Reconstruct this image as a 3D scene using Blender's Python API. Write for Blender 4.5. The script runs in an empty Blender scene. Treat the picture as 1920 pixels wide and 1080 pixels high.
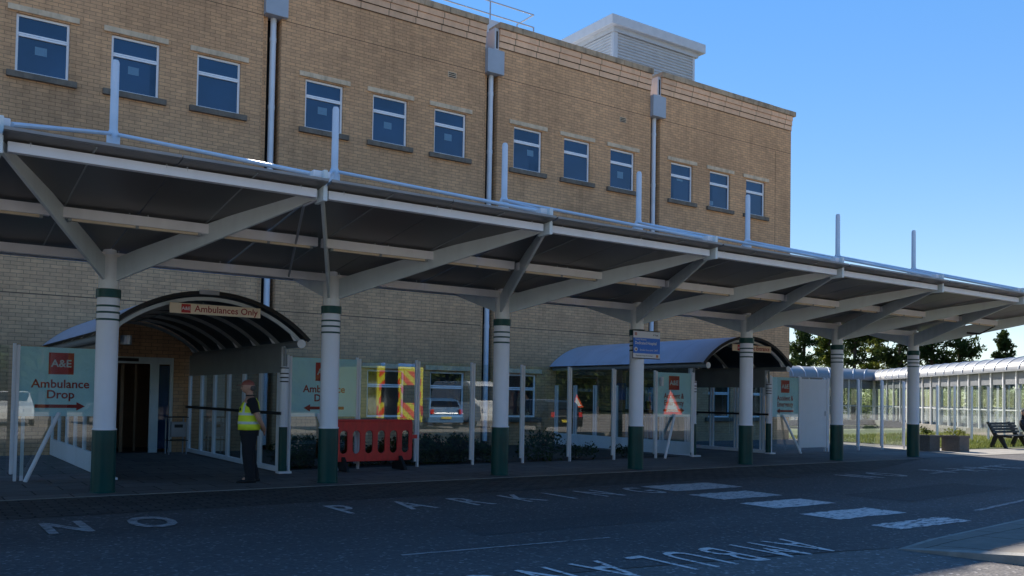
import bpy, bmesh, math, random
from mathutils import Vector, Matrix
random.seed(7)
sc = bpy.context.scene
C = sc.collection
PI = math.pi

# ------------------------------------------------------------------ camera
F_PX, PPY = 1669.36, 693.35
Rv = Vector((0.8210665538884707, -0.5705841222095267, 0.01683667330843901))
Uv = Vector((-0.030935140420643503, -0.015025120963875878, 0.9994084564517034))
Fv = Vector((0.5699936238001846, 0.8211017021188087, 0.029987724233908303))
cam_d = bpy.data.cameras.new('camera')
cam = bpy.data.objects.new('camera', cam_d); C.objects.link(cam)
cam.matrix_world = Matrix(((Rv.x, Uv.x, -Fv.x, 0), (Rv.y, Uv.y, -Fv.y, 0), (Rv.z, Uv.z, -Fv.z, 1.6), (0, 0, 0, 1)))
cam_d.sensor_width = 36; cam_d.lens = 36 * F_PX / 1920
cam_d.shift_y = (PPY - 540) / 1920
cam_d.clip_start = 0.05; cam_d.clip_end = 3000
sc.camera = cam

# ------------------------------------------------------------------ sky, sun, exposure
SUN_EL = math.radians(34.0)
SUN_AZ = math.atan2(0.35, 1.0)             # measured from +Y towards +X
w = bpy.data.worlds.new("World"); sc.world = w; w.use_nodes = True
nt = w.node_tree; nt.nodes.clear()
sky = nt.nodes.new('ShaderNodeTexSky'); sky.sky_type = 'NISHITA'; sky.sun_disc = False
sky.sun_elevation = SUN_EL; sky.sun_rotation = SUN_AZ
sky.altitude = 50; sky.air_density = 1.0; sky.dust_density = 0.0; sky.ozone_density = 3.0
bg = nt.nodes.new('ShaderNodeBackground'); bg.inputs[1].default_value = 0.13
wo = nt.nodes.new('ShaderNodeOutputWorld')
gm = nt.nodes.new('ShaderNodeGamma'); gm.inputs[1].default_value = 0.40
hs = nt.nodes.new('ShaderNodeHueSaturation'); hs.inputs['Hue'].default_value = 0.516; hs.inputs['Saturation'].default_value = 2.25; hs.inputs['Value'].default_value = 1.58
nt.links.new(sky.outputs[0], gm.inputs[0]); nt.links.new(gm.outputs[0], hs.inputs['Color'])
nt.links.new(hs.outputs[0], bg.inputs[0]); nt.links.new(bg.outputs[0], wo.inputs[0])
sun_d = bpy.data.lights.new('sun', 'SUN'); sun_d.energy = 5.0; sun_d.angle = math.radians(0.5); sun_d.color = (1.0, 0.93, 0.82)
sun = bpy.data.objects.new('sun', sun_d); C.objects.link(sun)
to_sun = Vector((math.sin(SUN_AZ) * math.cos(SUN_EL), math.cos(SUN_AZ) * math.cos(SUN_EL), math.sin(SUN_EL)))
sun.rotation_euler = (-to_sun).to_track_quat('-Z', 'Y').to_euler()
sun.location = to_sun * 60
sc.view_settings.view_transform = 'Standard'; sc.view_settings.look = 'None'
sc.view_settings.exposure = 1.25; sc.view_settings.gamma = 1.0; sc.view_settings.use_curve_mapping = False
sc.cycles.max_bounces = 8; sc.cycles.transparent_max_bounces = 24
sc.cycles.glossy_bounces = 4; sc.cycles.transmission_bounces = 6

# ------------------------------------------------------------------ materials
def new_mat(name):
    m = bpy.data.materials.new(name); m.use_nodes = True
    n = m.node_tree.nodes; n.clear()
    out = n.new('ShaderNodeOutputMaterial')
    return m, m.node_tree, n, m.node_tree.links, out

def paint(name, col, rough=0.5, metal=0.0, var=0.12, scale=3.0, spec=0.5, bump=0.0, dirt=0.0, dirtcol=(0.08, 0.07, 0.055)):
    """plain surface with soft uneven tone, optional dirt patches and fine bump"""
    m, t, n, l, out = new_mat(name)
    b = n.new('ShaderNodeBsdfPrincipled'); l.new(b.outputs[0], out.inputs[0])
    b.inputs['Metallic'].default_value = metal; b.inputs['Specular IOR Level'].default_value = spec
    tc = n.new('ShaderNodeTexCoord')
    no = n.new('ShaderNodeTexNoise'); no.inputs['Scale'].default_value = scale; no.inputs['Detail'].default_value = 6
    l.new(tc.outputs['Object'], no.inputs['Vector'])
    r = n.new('ShaderNodeValToRGB')
    r.color_ramp.elements[0].position = 0.3; r.color_ramp.elements[1].position = 0.7
    r.color_ramp.elements[0].color = (*[c * (1 - var) for c in col], 1)
    r.color_ramp.elements[1].color = (*[min(1, c * (1 + var)) for c in col], 1)
    l.new(no.outputs[0], r.inputs[0]); last = r.outputs[0]
    if dirt > 0:
        n2 = n.new('ShaderNodeTexNoise'); n2.inputs['Scale'].default_value = scale * 2.3; n2.inputs['Detail'].default_value = 8
        mp = n.new('ShaderNodeMapping'); mp.inputs['Scale'].default_value = (1, 1, 0.25)
        l.new(tc.outputs['Object'], mp.inputs[0]); l.new(mp.outputs[0], n2.inputs['Vector'])
        r2 = n.new('ShaderNodeValToRGB'); r2.color_ramp.elements[0].position = 0.5; r2.color_ramp.elements[1].position = 0.75
        r2.color_ramp.elements[1].color = (dirt, dirt, dirt, 1)
        l.new(n2.outputs[0], r2.inputs[0])
        mx = n.new('ShaderNodeMixRGB'); mx.inputs[2].default_value = (*dirtcol, 1)
        l.new(r2.outputs[0], mx.inputs[0]); l.new(last, mx.inputs[1]); last = mx.outputs[0]
    l.new(last, b.inputs['Base Color'])
    rr = n.new('ShaderNodeMapRange'); rr.inputs[3].default_value = max(0.02, rough - 0.08); rr.inputs[4].default_value = min(1, rough + 0.08)
    l.new(no.outputs[0], rr.inputs[0]); l.new(rr.outputs[0], b.inputs['Roughness'])
    if bump > 0:
        n3 = n.new('ShaderNodeTexNoise'); n3.inputs['Scale'].default_value = scale * 25; n3.inputs['Detail'].default_value = 3
        l.new(tc.outputs['Object'], n3.inputs['Vector'])
        bp = n.new('ShaderNodeBump'); bp.inputs['Strength'].default_value = bump; bp.inputs['Distance'].default_value = 0.02
        l.new(n3.outputs[0], bp.inputs['Height']); l.new(bp.outputs[0], b.inputs['Normal'])
    return m

def brick(name, c1, c2, mortar, bw, bh, ms, var=0.25, flat=False, rough=0.85, offset=0.5, stain=0.35):
    m, t, n, l, out = new_mat(name)
    b = n.new('ShaderNodeBsdfPrincipled'); l.new(b.outputs[0], out.inputs[0])
    b.inputs['Roughness'].default_value = rough; b.inputs['Specular IOR Level'].default_value = 0.25
    geo = n.new('ShaderNodeNewGeometry'); sep = n.new('ShaderNodeSeparateXYZ'); l.new(geo.outputs['Position'], sep.inputs[0])
    cmb = n.new('ShaderNodeCombineXYZ')
    if flat:
        l.new(sep.outputs[0], cmb.inputs[0]); l.new(sep.outputs[1], cmb.inputs[1])
    else:
        ad = n.new('ShaderNodeMath'); l.new(sep.outputs[0], ad.inputs[0]); l.new(sep.outputs[1], ad.inputs[1])
        l.new(ad.outputs[0], cmb.inputs[0]); l.new(sep.outputs[2], cmb.inputs[1])
    bt = n.new('ShaderNodeTexBrick'); bt.inputs['Scale'].default_value = 1; bt.inputs['Brick Width'].default_value = bw
    bt.inputs['Row Height'].default_value = bh; bt.inputs['Mortar Size'].default_value = ms; bt.inputs['Mortar Smooth'].default_value = 0.4
    bt.inputs['Bias'].default_value = -0.1; bt.offset = offset
    bt.inputs['Color1'].default_value = (*c1, 1); bt.inputs['Color2'].default_value = (*c2, 1); bt.inputs['Mortar'].default_value = (*mortar, 1)
    # slight wobble so that courses are not ruler-straight
    nw = n.new('ShaderNodeTexNoise'); nw.inputs['Scale'].default_value = 9; l.new(cmb.outputs[0], nw.inputs['Vector'])
    sb = n.new('ShaderNodeVectorMath'); sb.operation = 'SUBTRACT'; sb.inputs[1].default_value = (0.5, 0.5, 0.5); l.new(nw.outputs['Color'], sb.inputs[0])
    sm = n.new('ShaderNodeVectorMath'); sm.operation = 'SCALE'; sm.inputs['Scale'].default_value = 0.02; l.new(sb.outputs[0], sm.inputs[0])
    av = n.new('ShaderNodeVectorMath'); l.new(cmb.outputs[0], av.inputs[0]); l.new(sm.outputs[0], av.inputs[1])
    l.new(av.outputs[0], bt.inputs['Vector'])
    n1 = n.new('ShaderNodeTexNoise'); n1.inputs['Scale'].default_value = 4.5; n1.inputs['Detail'].default_value = 9; n1.inputs['Roughness'].default_value = 0.7
    l.new(cmb.outputs[0], n1.inputs['Vector'])
    n2 = n.new('ShaderNodeTexNoise'); n2.inputs['Scale'].default_value = 0.35; n2.inputs['Detail'].default_value = 5
    l.new(cmb.outputs[0], n2.inputs['Vector'])
    mr = n.new('ShaderNodeMapRange'); mr.inputs[1].default_value = 0.25; mr.inputs[2].default_value = 0.75; mr.inputs[3].default_value = 1 - var; mr.inputs[4].default_value = 1 + var
    l.new(n1.outputs[0], mr.inputs[0])
    mr2 = n.new('ShaderNodeMapRange'); mr2.inputs[1].default_value = 0.3; mr2.inputs[2].default_value = 0.7; mr2.inputs[3].default_value = 1 - stain * 0.5; mr2.inputs[4].default_value = 1 + stain * 0.25
    l.new(n2.outputs[0], mr2.inputs[0])
    mu = n.new('ShaderNodeMath'); mu.operation = 'MULTIPLY'; l.new(mr.outputs[0], mu.inputs[0]); l.new(mr2.outputs[0], mu.inputs[1])
    if not flat:
        ms3 = n.new('ShaderNodeMapping'); ms3.inputs['Scale'].default_value = (1.6, 0.12, 1); l.new(cmb.outputs[0], ms3.inputs[0])
        n3 = n.new('ShaderNodeTexNoise'); n3.inputs['Scale'].default_value = 1.5; n3.inputs['Detail'].default_value = 8; n3.inputs['Roughness'].default_value = 0.65; l.new(ms3.outputs[0], n3.inputs['Vector'])
        mr3 = n.new('ShaderNodeMapRange'); mr3.inputs[1].default_value = 0.5; mr3.inputs[2].default_value = 0.75; mr3.inputs[3].default_value = 1.0; mr3.inputs[4].default_value = 0.76; l.new(n3.outputs[0], mr3.inputs[0])
        mu3 = n.new('ShaderNodeMath'); mu3.operation = 'MULTIPLY'; l.new(mu.outputs[0], mu3.inputs[0]); l.new(mr3.outputs[0], mu3.inputs[1]); mu = mu3
    mx = n.new('ShaderNodeVectorMath'); mx.operation = 'SCALE'; l.new(bt.outputs[0], mx.inputs[0]); l.new(mu.outputs[0], mx.inputs['Scale'])
    l.new(mx.outputs[0], b.inputs['Base Color'])
    bp = n.new('ShaderNodeBump'); bp.inputs['Strength'].default_value = 0.5; bp.inputs['Distance'].default_value = 0.012
    iv = n.new('ShaderNodeMath'); iv.operation = 'SUBTRACT'; iv.inputs[0].default_value = 1; l.new(bt.outputs['Fac'], iv.inputs[1])
    ad2 = n.new('ShaderNodeMath'); l.new(iv.outputs[0], ad2.inputs[0]); l.new(n1.outputs[0], ad2.inputs[1])
    l.new(ad2.outputs[0], bp.inputs['Height']); l.new(bp.outputs[0], b.inputs['Normal'])
    return m

def asphalt(name, base, gran=60.0, amp=0.5, patch=0.3, rough=0.8):
    m, t, n, l, out = new_mat(name)
    b = n.new('ShaderNodeBsdfPrincipled'); l.new(b.outputs[0], out.inputs[0])
    b.inputs['Specular IOR Level'].default_value = 0.35
    tc = n.new('ShaderNodeNewGeometry')
    v = n.new('ShaderNodeTexVoronoi'); v.inputs['Scale'].default_value = gran; l.new(tc.outputs['Position'], v.inputs['Vector'])
    n1 = n.new('ShaderNodeTexNoise'); n1.inputs['Scale'].default_value = gran * 0.35; n1.inputs['Detail'].default_value = 8; n1.inputs['Roughness'].default_value = 0.8
    l.new(tc.outputs['Position'], n1.inputs['Vector'])
    n2 = n.new('ShaderNodeTexNoise'); n2.inputs['Scale'].default_value = 0.25; n2.inputs['Detail'].default_value = 7; n2.inputs['Roughness'].default_value = 0.6
    mp = n.new('ShaderNodeMapping'); mp.inputs['Scale'].default_value = (0.4, 1.6, 1)
    l.new(tc.outputs['Position'], mp.inputs[0]); l.new(mp.outputs[0], n2.inputs['Vector'])
    mr = n.new('ShaderNodeMapRange'); mr.inputs[1].default_value = 0.3; mr.inputs[2].default_value = 0.7; mr.inputs[3].default_value = 1 - amp; mr.inputs[4].default_value = 1 + amp
    l.new(n1.outputs[0], mr.inputs[0])
    mr2 = n.new('ShaderNodeMapRange'); mr2.inputs[1].default_value = 0.3; mr2.inputs[2].default_value = 0.7; mr2.inputs[3].default_value = 1 - patch; mr2.inputs[4].default_value = 1 + patch
    l.new(n2.outputs[0], mr2.inputs[0])
    vc = n.new('ShaderNodeSeparateColor'); l.new(v.outputs['Color'], vc.inputs[0])
    st = n.new('ShaderNodeMapRange'); st.inputs[1].default_value = 0.9; st.inputs[2].default_value = 1.0; st.inputs[3].default_value = 1.0; st.inputs[4].default_value = 2.8
    l.new(vc.outputs[0], st.inputs[0])
    a = n.new('ShaderNodeMath'); a.operation = 'MULTIPLY'; l.new(mr.outputs[0], a.inputs[0]); l.new(mr2.outputs[0], a.inputs[1])
    a2 = n.new('ShaderNodeMath'); a2.operation = 'MULTIPLY'; l.new(a.outputs[0], a2.inputs[0]); l.new(st.outputs[0], a2.inputs[1])
    sc_ = n.new('ShaderNodeVectorMath'); sc_.operation = 'SCALE'; sc_.inputs[0].default_value = base; l.new(a2.outputs[0], sc_.inputs['Scale'])
    l.new(sc_.outputs[0], b.inputs['Base Color']); b.inputs['Roughness'].default_value = rough
    bp = n.new('ShaderNodeBump'); bp.inputs['Strength'].default_value = 0.6; bp.inputs['Distance'].default_value = 0.01
    l.new(v.outputs['Distance'], bp.inputs['Height']); l.new(bp.outputs[0], b.inputs['Normal'])
    return m

def glass(name, tint=(0.9, 0.95, 0.93), boost=1.0, add=0.0):
    m, t, n, l, out = new_mat(name)
    tr = n.new('ShaderNodeBsdfTransparent'); tr.inputs[0].default_value = (*tint, 1)
    gl = n.new('ShaderNodeBsdfGlossy'); gl.inputs['Roughness'].default_value = 0.0
    fr = n.new('ShaderNodeFresnel'); gb_ = n.new('ShaderNodeNewGeometry')
    io = n.new('ShaderNodeMapRange'); io.inputs[3].default_value = 1.5; io.inputs[4].default_value = 1 / 1.5   # no false total reflection at the far face
    l.new(gb_.outputs['Backfacing'], io.inputs[0]); l.new(io.outputs[0], fr.inputs[0])
    ma = n.new('ShaderNodeMath'); ma.operation = 'MULTIPLY_ADD'; ma.inputs[1].default_value = boost; ma.inputs[2].default_value = add; ma.use_clamp = True
    l.new(fr.outputs[0], ma.inputs[0])
    mx = n.new('ShaderNodeMixShader'); l.new(ma.outputs[0], mx.inputs[0]); l.new(tr.outputs[0], mx.inputs[1]); l.new(gl.outputs[0], mx.inputs[2])
    l.new(mx.outputs[0], out.inputs[0]); return m

def worn_paint(name, col, under, wear=0.5, scale=14.0):
    m, t, n, l, out = new_mat(name)
    b = n.new('ShaderNodeBsdfPrincipled'); l.new(b.outputs[0], out.inputs[0]); b.inputs['Roughness'].default_value = 0.8
    g = n.new('ShaderNodeNewGeometry')
    mp = n.new('ShaderNodeMapping'); mp.inputs['Scale'].default_value = (0.45, 1.5, 1); l.new(g.outputs['Position'], mp.inputs[0])
    n1 = n.new('ShaderNodeTexNoise'); n1.inputs['Scale'].default_value = scale; n1.inputs['Detail'].default_value = 10; n1.inputs['Roughness'].default_value = 0.75
    l.new(mp.outputs[0], n1.inputs['Vector'])
    r = n.new('ShaderNodeValToRGB'); r.color_ramp.elements[0].position = wear; r.color_ramp.elements[1].position = wear + 0.09
    r.color_ramp.elements[0].color = (*under, 1); r.color_ramp.elements[1].color = (*col, 1)
    l.new(n1.outputs[0], r.inputs[0]); l.new(r.outputs[0], b.inputs['Base Color']); return m

def leafmat(name, c1, c2, trans=0.3):
    m, t, n, l, out = new_mat(name)
    d = n.new('ShaderNodeBsdfDiffuse'); tl = n.new('ShaderNodeBsdfTranslucent')
    g = n.new('ShaderNodeNewGeometry')
    no = n.new('ShaderNodeTexNoise'); no.inputs['Scale'].default_value = 1.1; no.inputs['Detail'].default_value = 4; l.new(g.outputs['Position'], no.inputs['Vector'])
    ad = n.new('ShaderNodeMath'); ad.operation = 'MULTIPLY_ADD'; ad.inputs[1].default_value = 0.5; l.new(g.outputs['Random Per Island'], ad.inputs[0]); l.new(no.outputs[0], ad.inputs[2])
    r = n.new('ShaderNodeValToRGB'); r.color_ramp.elements[0].position = 0.45; r.color_ramp.elements[1].position = 1.0
    r.color_ramp.elements[0].color = (*c1, 1); r.color_ramp.elements[1].color = (*c2, 1)
    l.new(ad.outputs[0], r.inputs[0]); l.new(r.outputs[0], d.inputs[0]); l.new(r.outputs[0], tl.inputs[0])
    mx = n.new('ShaderNodeMixShader'); mx.inputs[0].default_value = trans
    l.new(d.outputs[0], mx.inputs[1]); l.new(tl.outputs[0], mx.inputs[2]); l.new(mx.outputs[0], out.inputs[0]); return m

M = {}
M['brick'] = brick('buff_brick', (0.70, 0.40, 0.21), (0.57, 0.33, 0.178), (0.34, 0.20, 0.115), 0.28, 0.094, 0.008, 0.18)
M['blockwork'] = brick('cream_blockwork', (0.82, 0.51, 0.32), (0.74, 0.46, 0.29), (0.12, 0.08, 0.055), 0.92, 0.4, 0.012, 0.10, offset=0.0)
M['coping'] = paint('weathered_coping', (0.44, 0.32, 0.21), 0.9, var=0.2, scale=2.5, dirt=0.75, dirtcol=(0.09, 0.075, 0.055), bump=0.3)
M['lintel'] = paint('concrete_lintel', (0.66, 0.50, 0.34), 0.9, var=0.15, scale=4, dirt=0.3)
M['sill'] = paint('stained_sill', (0.17, 0.14, 0.11), 0.9, var=0.25, scale=5, dirt=0.4, dirtcol=(0.05, 0.045, 0.04), bump=0.2)
M['dark'] = paint('dark_gap', (0.012, 0.012, 0.014), 0.9)
M['frame'] = paint('white_upvc', (0.90, 0.90, 0.92), 0.35, var=0.05)
M['white'] = paint('white_powder_coat', (0.80, 0.80, 0.82), 0.35, var=0.05, scale=1.5, dirt=0.10)
M['colwhite'] = paint('column_white', (0.82, 0.82, 0.86), 0.4, var=0.04, scale=1.2, dirt=0.12)
M['steel'] = paint('light_grey_steel', (0.66, 0.72, 0.72), 0.4, var=0.06, scale=2, dirt=0.12)
M['colgrey'] = paint('column_head_grey', (0.76, 0.76, 0.74), 0.4, var=0.06)
M['green'] = paint('dark_green_sleeve', (0.003, 0.060, 0.052), 0.32, var=0.15, scale=2, spec=0.3)
M['downpipe'] = paint('blue_grey_pipe', (0.68, 0.72, 0.78), 0.35, var=0.06)
M['hopper'] = paint('blue_grey_hopper', (0.36, 0.40, 0.46), 0.5, var=0.06)
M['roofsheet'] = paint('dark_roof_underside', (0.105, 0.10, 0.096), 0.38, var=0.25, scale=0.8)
M['rooflip'] = paint('roof_flashing', (0.28, 0.27, 0.26), 0.5)
M['tube'] = paint('lamp_diffuser', (0.62, 0.50, 0.34), 0.4, var=0.1)
M['archskin'] = paint('arch_roof_sheet', (0.40, 0.46, 0.56), 0.35, var=0.08, scale=1.2, dirt=0.1)
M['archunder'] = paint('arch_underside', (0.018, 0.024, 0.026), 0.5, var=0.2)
M['rib'] = paint('arch_rib', (0.24, 0.26, 0.26), 0.4)
M['cladding'] = paint('penthouse_cladding', (0.46, 0.47, 0.48), 0.4, metal=0.1, var=0.08)
M['fascia'] = paint('grey_fascia', (0.52, 0.54, 0.57), 0.45, var=0.06)
M['galv'] = paint('galvanised_rail', (0.35, 0.37, 0.41), 0.4, metal=0.5, var=0.08)
M['wingl'] = paint('sky_toned_window_glass', (0.008, 0.040, 0.105), 0.03, var=0.3, scale=0.7, spec=0.9)  # blue base colour stands in for part of the reflected sky
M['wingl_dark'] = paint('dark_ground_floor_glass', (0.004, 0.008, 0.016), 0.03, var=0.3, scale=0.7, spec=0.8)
M['notice'] = paint('paper_notice', (0.13, 0.25, 0.36), 0.6, var=0.08, scale=20)
M['blind'] = paint('blue_grey_blind', (0.02, 0.06, 0.125), 0.15, var=0.25, scale=2)
M['cream'] = paint('cream_sign', (0.90, 0.72, 0.50), 0.5, var=0.04)
M['red'] = paint('sign_red', (0.55, 0.022, 0.018), 0.5, var=0.06)
M['textred'] = paint('lettering_red', (0.40, 0.012, 0.010), 0.35, var=0.05)
M['signwhite'] = paint('sign_white', (0.70, 0.70, 0.70), 0.5, var=0.03)
M['signblue'] = paint('sign_blue', (0.02, 0.16, 0.62), 0.4, var=0.06)
M['black'] = paint('black_rubber', (0.012, 0.012, 0.013), 0.6)
M['vinyl'] = paint('pale_cyan_vinyl', (0.58, 0.86, 0.92), 0.4, spec=0.9, var=0.04)
M['redplastic'] = paint('red_plastic', (0.70, 0.035, 0.028), 0.45, var=0.12, scale=5, dirt=0.25, dirtcol=(0.16, 0.03, 0.025))
M['glass'] = glass('clear_glass', (0.93, 0.965, 0.955), 1.6, 0.0)
M['blueglass'] = glass('blue_tinted_glass', (0.62, 0.76, 0.82), 1.3, 0.02)
M['slab'] = brick('paving_slabs', (0.165, 0.148, 0.136), (0.125, 0.112, 0.105), (0.035, 0.032, 0.03), 0.9, 0.6, 0.014, 0.2, flat=True)
M['setts'] = brick('block_paving', (0.088, 0.078, 0.072), (0.058, 0.052, 0.049), (0.012, 0.012, 0.012), 0.30, 0.15, 0.014, 0.25, flat=True)
M['asphalt'] = asphalt('asphalt', (0.070, 0.062, 0.060), 34, 0.42, 0.34)
M['asphalt2'] = asphalt('asphalt_coarse', (0.105, 0.095, 0.09), 30, 0.45, 0.15)
M['kerb'] = paint('concrete_kerb', (0.24, 0.225, 0.20), 0.85, var=0.2, scale=3, bump=0.3, dirt=0.3)
M['paleslab'] = brick('pale_slabs', (0.30, 0.275, 0.24), (0.26, 0.24, 0.21), (0.10, 0.09, 0.08), 0.9, 0.6, 0.012, 0.12, flat=True)
M['islandslab'] = brick('worn_island_slabs', (0.20, 0.175, 0.15), (0.165, 0.145, 0.125), (0.07, 0.06, 0.05), 0.9, 0.6, 0.014, 0.2, flat=True)
M['marking'] = worn_paint('worn_road_paint', (0.52, 0.45, 0.42), (0.07, 0.062, 0.060), 0.41)
M['marking_bright'] = worn_paint('bright_road_paint', (0.66, 0.56, 0.52), (0.08, 0.07, 0.068), 0.40)
M['marking_faint'] = worn_paint('faint_road_paint', (0.38, 0.33, 0.31), (0.07, 0.062, 0.060), 0.43)
M['marking_worn'] = worn_paint('flaking_road_paint', (0.66, 0.56, 0.52), (0.08, 0.07, 0.068), 0.43, 9.0)
M['soil'] = paint('soil', (0.03, 0.022, 0.015), 0.95, var=0.3, scale=8, bump=0.5)
M['grassland'] = asphalt('grass_ground', (0.05, 0.07, 0.02), 30, 0.5, 0.35, 0.9)
M['grassblade'] = leafmat('grass_blades', (0.10, 0.13, 0.03), (0.24, 0.25, 0.08), 0.35)
M['planter'] = paint('exposed_aggregate', (0.17, 0.14, 0.115), 0.9, var=0.35, scale=30, bump=0.6)
M['bark'] = paint('bark', (0.07, 0.05, 0.035), 0.9, var=0.3, scale=6, bump=0.5)
M['leaf_dark'] = leafmat('conifer_leaf', (0.012, 0.030, 0.012), (0.06, 0.085, 0.025))
M['leaf_mid'] = leafmat('broad_leaf', (0.035, 0.065, 0.012), (0.16, 0.17, 0.035), 0.45)
M['leaf_shrub'] = leafmat('shrub_leaf', (0.010, 0.024, 0.008), (0.045, 0.08, 0.022))
M['leaf_bush'] = leafmat('bush_leaf', (0.05, 0.09, 0.02), (0.20, 0.24, 0.07), 0.5)
M['leaf_far'] = leafmat('far_tree_leaf', (0.020, 0.034, 0.010), (0.070, 0.095, 0.028), 0.2)
M['patch'] = asphalt('asphalt_patch', (0.052, 0.047, 0.046), 60, 0.35, 0.2)
M['mortar'] = paint('dark_joint', (0.06, 0.045, 0.035), 0.9)

# ------------------------------------------------------------------ mesh helper
class MB:
    def __init__(s): s.v = []; s.f = []
    def add(s, vs, fs):
        o = len(s.v); s.v += [Vector(p) for p in vs]; s.f += [tuple(i + o for i in f) for f in fs]; return s
    def box(s, x0, x1, y0, y1, z0, z1):
        return s.add([(x0, y0, z0), (x1, y0, z0), (x1, y1, z0), (x0, y1, z0), (x0, y0, z1), (x1, y0, z1), (x1, y1, z1), (x0, y1, z1)],
                     [(3, 2, 1, 0), (4, 5, 6, 7), (0, 1, 5, 4), (1, 2, 6, 5), (2, 3, 7, 6), (3, 0, 4, 7)])
    def cyl(s, p0, p1, r0, r1=None, n=16, cap=True):
        p0 = Vector(p0); p1 = Vector(p1); r1 = r0 if r1 is None else r1
        d = (p1 - p0).normalized(); a = Vector((0, 0, 1)) if abs(d.z) < 0.9 else Vector((1, 0, 0))
        u = d.cross(a).normalized(); v = u.cross(d)
        vs = []
        for k in range(n):
            t = 2 * PI * k / n; q = u * math.cos(t) + v * math.sin(t)
            vs.append(p0 + q * r0); vs.append(p1 + q * r1)
        fs = [((2 * k), (2 * k + 1), (2 * ((k + 1) % n) + 1), (2 * ((k + 1) % n))) for k in range(n)]
        if cap:
            fs.append(tuple(2 * k for k in range(n))); fs.append(tuple(2 * k + 1 for k in reversed(range(n))))
        return s.add(vs, fs)
    def bar(s, p0, p1, w, h, up=(0, 0, 1)):
        p0 = Vector(p0); p1 = Vector(p1); d = (p1 - p0).normalized(); u = d.cross(Vector(up)).normalized(); v = u.cross(d)
        vs = []
        for p in (p0, p1):
            for a, b in ((-1, -1), (1, -1), (1, 1), (-1, 1)): vs.append(p + u * a * w / 2 + v * b * h / 2)
        return s.add(vs, [(3, 2, 1, 0), (4, 5, 6, 7), (0, 1, 5, 4), (1, 2, 6, 5), (2, 3, 7, 6), (3, 0, 4, 7)])
    def plate(s, poly, off):
        """polygon (3d points) thickened by the vector off"""
        n = len(poly); off = Vector(off)
        vs = [Vector(p) - off / 2 for p in poly] + [Vector(p) + off / 2 for p in poly]
        fs = [tuple(reversed(range(n))), tuple(range(n, 2 * n))] + [(i, (i + 1) % n, (i + 1) % n + n, i + n) for i in range(n)]
        return s.add(vs, fs)
    def lathe(s, c, prof, n=20):
        c = Vector(c); vs = []; m = len(prof)
        for k in range(n):
            t = 2 * PI * k / n
            for r, z in prof: vs.append(c + Vector((r * math.cos(t), r * math.sin(t), z)))
        fs = []
        for k in range(n):
            a, b = k * m, ((k + 1) % n) * m
            for j in range(m - 1): fs.append((a + j, b + j, b + j + 1, a + j + 1))
        return s.add(vs, fs)
    def rings(s, rings, cap=True):
        n = len(rings[0]); vs = [p for r in rings for p in r]; fs = []
        for i in range(len(rings) - 1):
            for k in range(n): fs.append((i * n + k, i * n + (k + 1) % n, (i + 1) * n + (k + 1) % n, (i + 1) * n + k))
        if cap: fs.append(tuple(reversed(range(n)))); fs.append(tuple((len(rings) - 1) * n + k for k in range(n)))
        return s.add(vs, fs)
    def build(s, name, mat, parent=None, smooth=False, bevel=0.0, tag=None):
        me = bpy.data.meshes.new(name)
        o = Vector((0, 0, 0))
        p = parent
        while p is not None: o = o + Vector(p.location); p = p.parent
        me.from_pydata([v - o for v in s.v], [], s.f)
        bm = bmesh.new(); bm.from_mesh(me); bmesh.ops.recalc_face_normals(bm, faces=bm.faces); bm.to_mesh(me); bm.free()
        me.materials.append(M[mat] if isinstance(mat, str) else mat)
        if smooth:
            for q in me.polygons: q.use_smooth = True
            try: me.set_sharp_from_angle(angle=math.radians(35))
            except Exception: pass
        ob = bpy.data.objects.new(name, me); C.objects.link(ob); ob.parent = parent
        if bevel > 0:
            md = ob.modifiers.new('bevel', 'BEVEL'); md.width = bevel; md.segments = 2; md.limit_method = 'ANGLE'
        if tag: settag(ob, *tag)
        return ob

def settag(o, label, cat, group=None):
    o['label'] = label; o['category'] = cat
    if group: o['group'] = group
def thing(name, loc, label, cat, group=None):
    o = bpy.data.objects.new(name, None); C.objects.link(o); o.location = loc; o.empty_display_size = 0.2
    settag(o, label, cat, group); return o
def structure(o): o['kind'] = 'structure'; return o
def copy_tree(o, parent=None):
    c = o.copy(); C.objects.link(c); c.parent = parent
    for ch in o.children: copy_tree(ch, c)
    return c

def text(name, body, x, y, z, size, mat, parent, align='LEFT', rot=(PI / 2, 0, 0), sx=1.0, offset=0.0, ext=0.0008, res=3):
    cu = bpy.data.curves.new(name, 'FONT'); cu.body = body; cu.size = size; cu.align_x = align; cu.offset = offset; cu.extrude = ext; cu.resolution_u = res
    tmp = bpy.data.objects.new(name, cu); C.objects.link(tmp); bpy.context.view_layer.update()
    me = bpy.data.meshes.new_from_object(tmp.evaluated_get(bpy.context.evaluated_depsgraph_get()))
    bpy.data.objects.remove(tmp, do_unlink=True)
    me.name = name; me.materials.clear(); me.materials.append(M[mat] if isinstance(mat, str) else mat)
    mw = Matrix.Translation((x, y, z)) @ Matrix.Rotation(rot[2], 4, 'Z') @ Matrix.Rotation(rot[0], 4, 'X') @ Matrix.Diagonal((sx, 1, 1, 1))
    o = Vector((0, 0, 0)); p = parent
    while p is not None: o = o + Vector(p.location); p = p.parent
    me.transform(Matrix.Translation(-o) @ mw)
    ob = bpy.data.objects.new(name, me); C.objects.link(ob); ob.parent = parent; return ob

# ------------------------------------------------------------------ ground
def sheet(name, poly, z, mat):
    b = MB(); b.add([(x, y, z) for x, y in poly], [tuple(range(len(poly)))])
    return structure(b.build(name, mat))
sheet('road', [(-400, -400), (600, -400), (600, 600), (-400, 600)], 0.0, 'asphalt')
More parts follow.
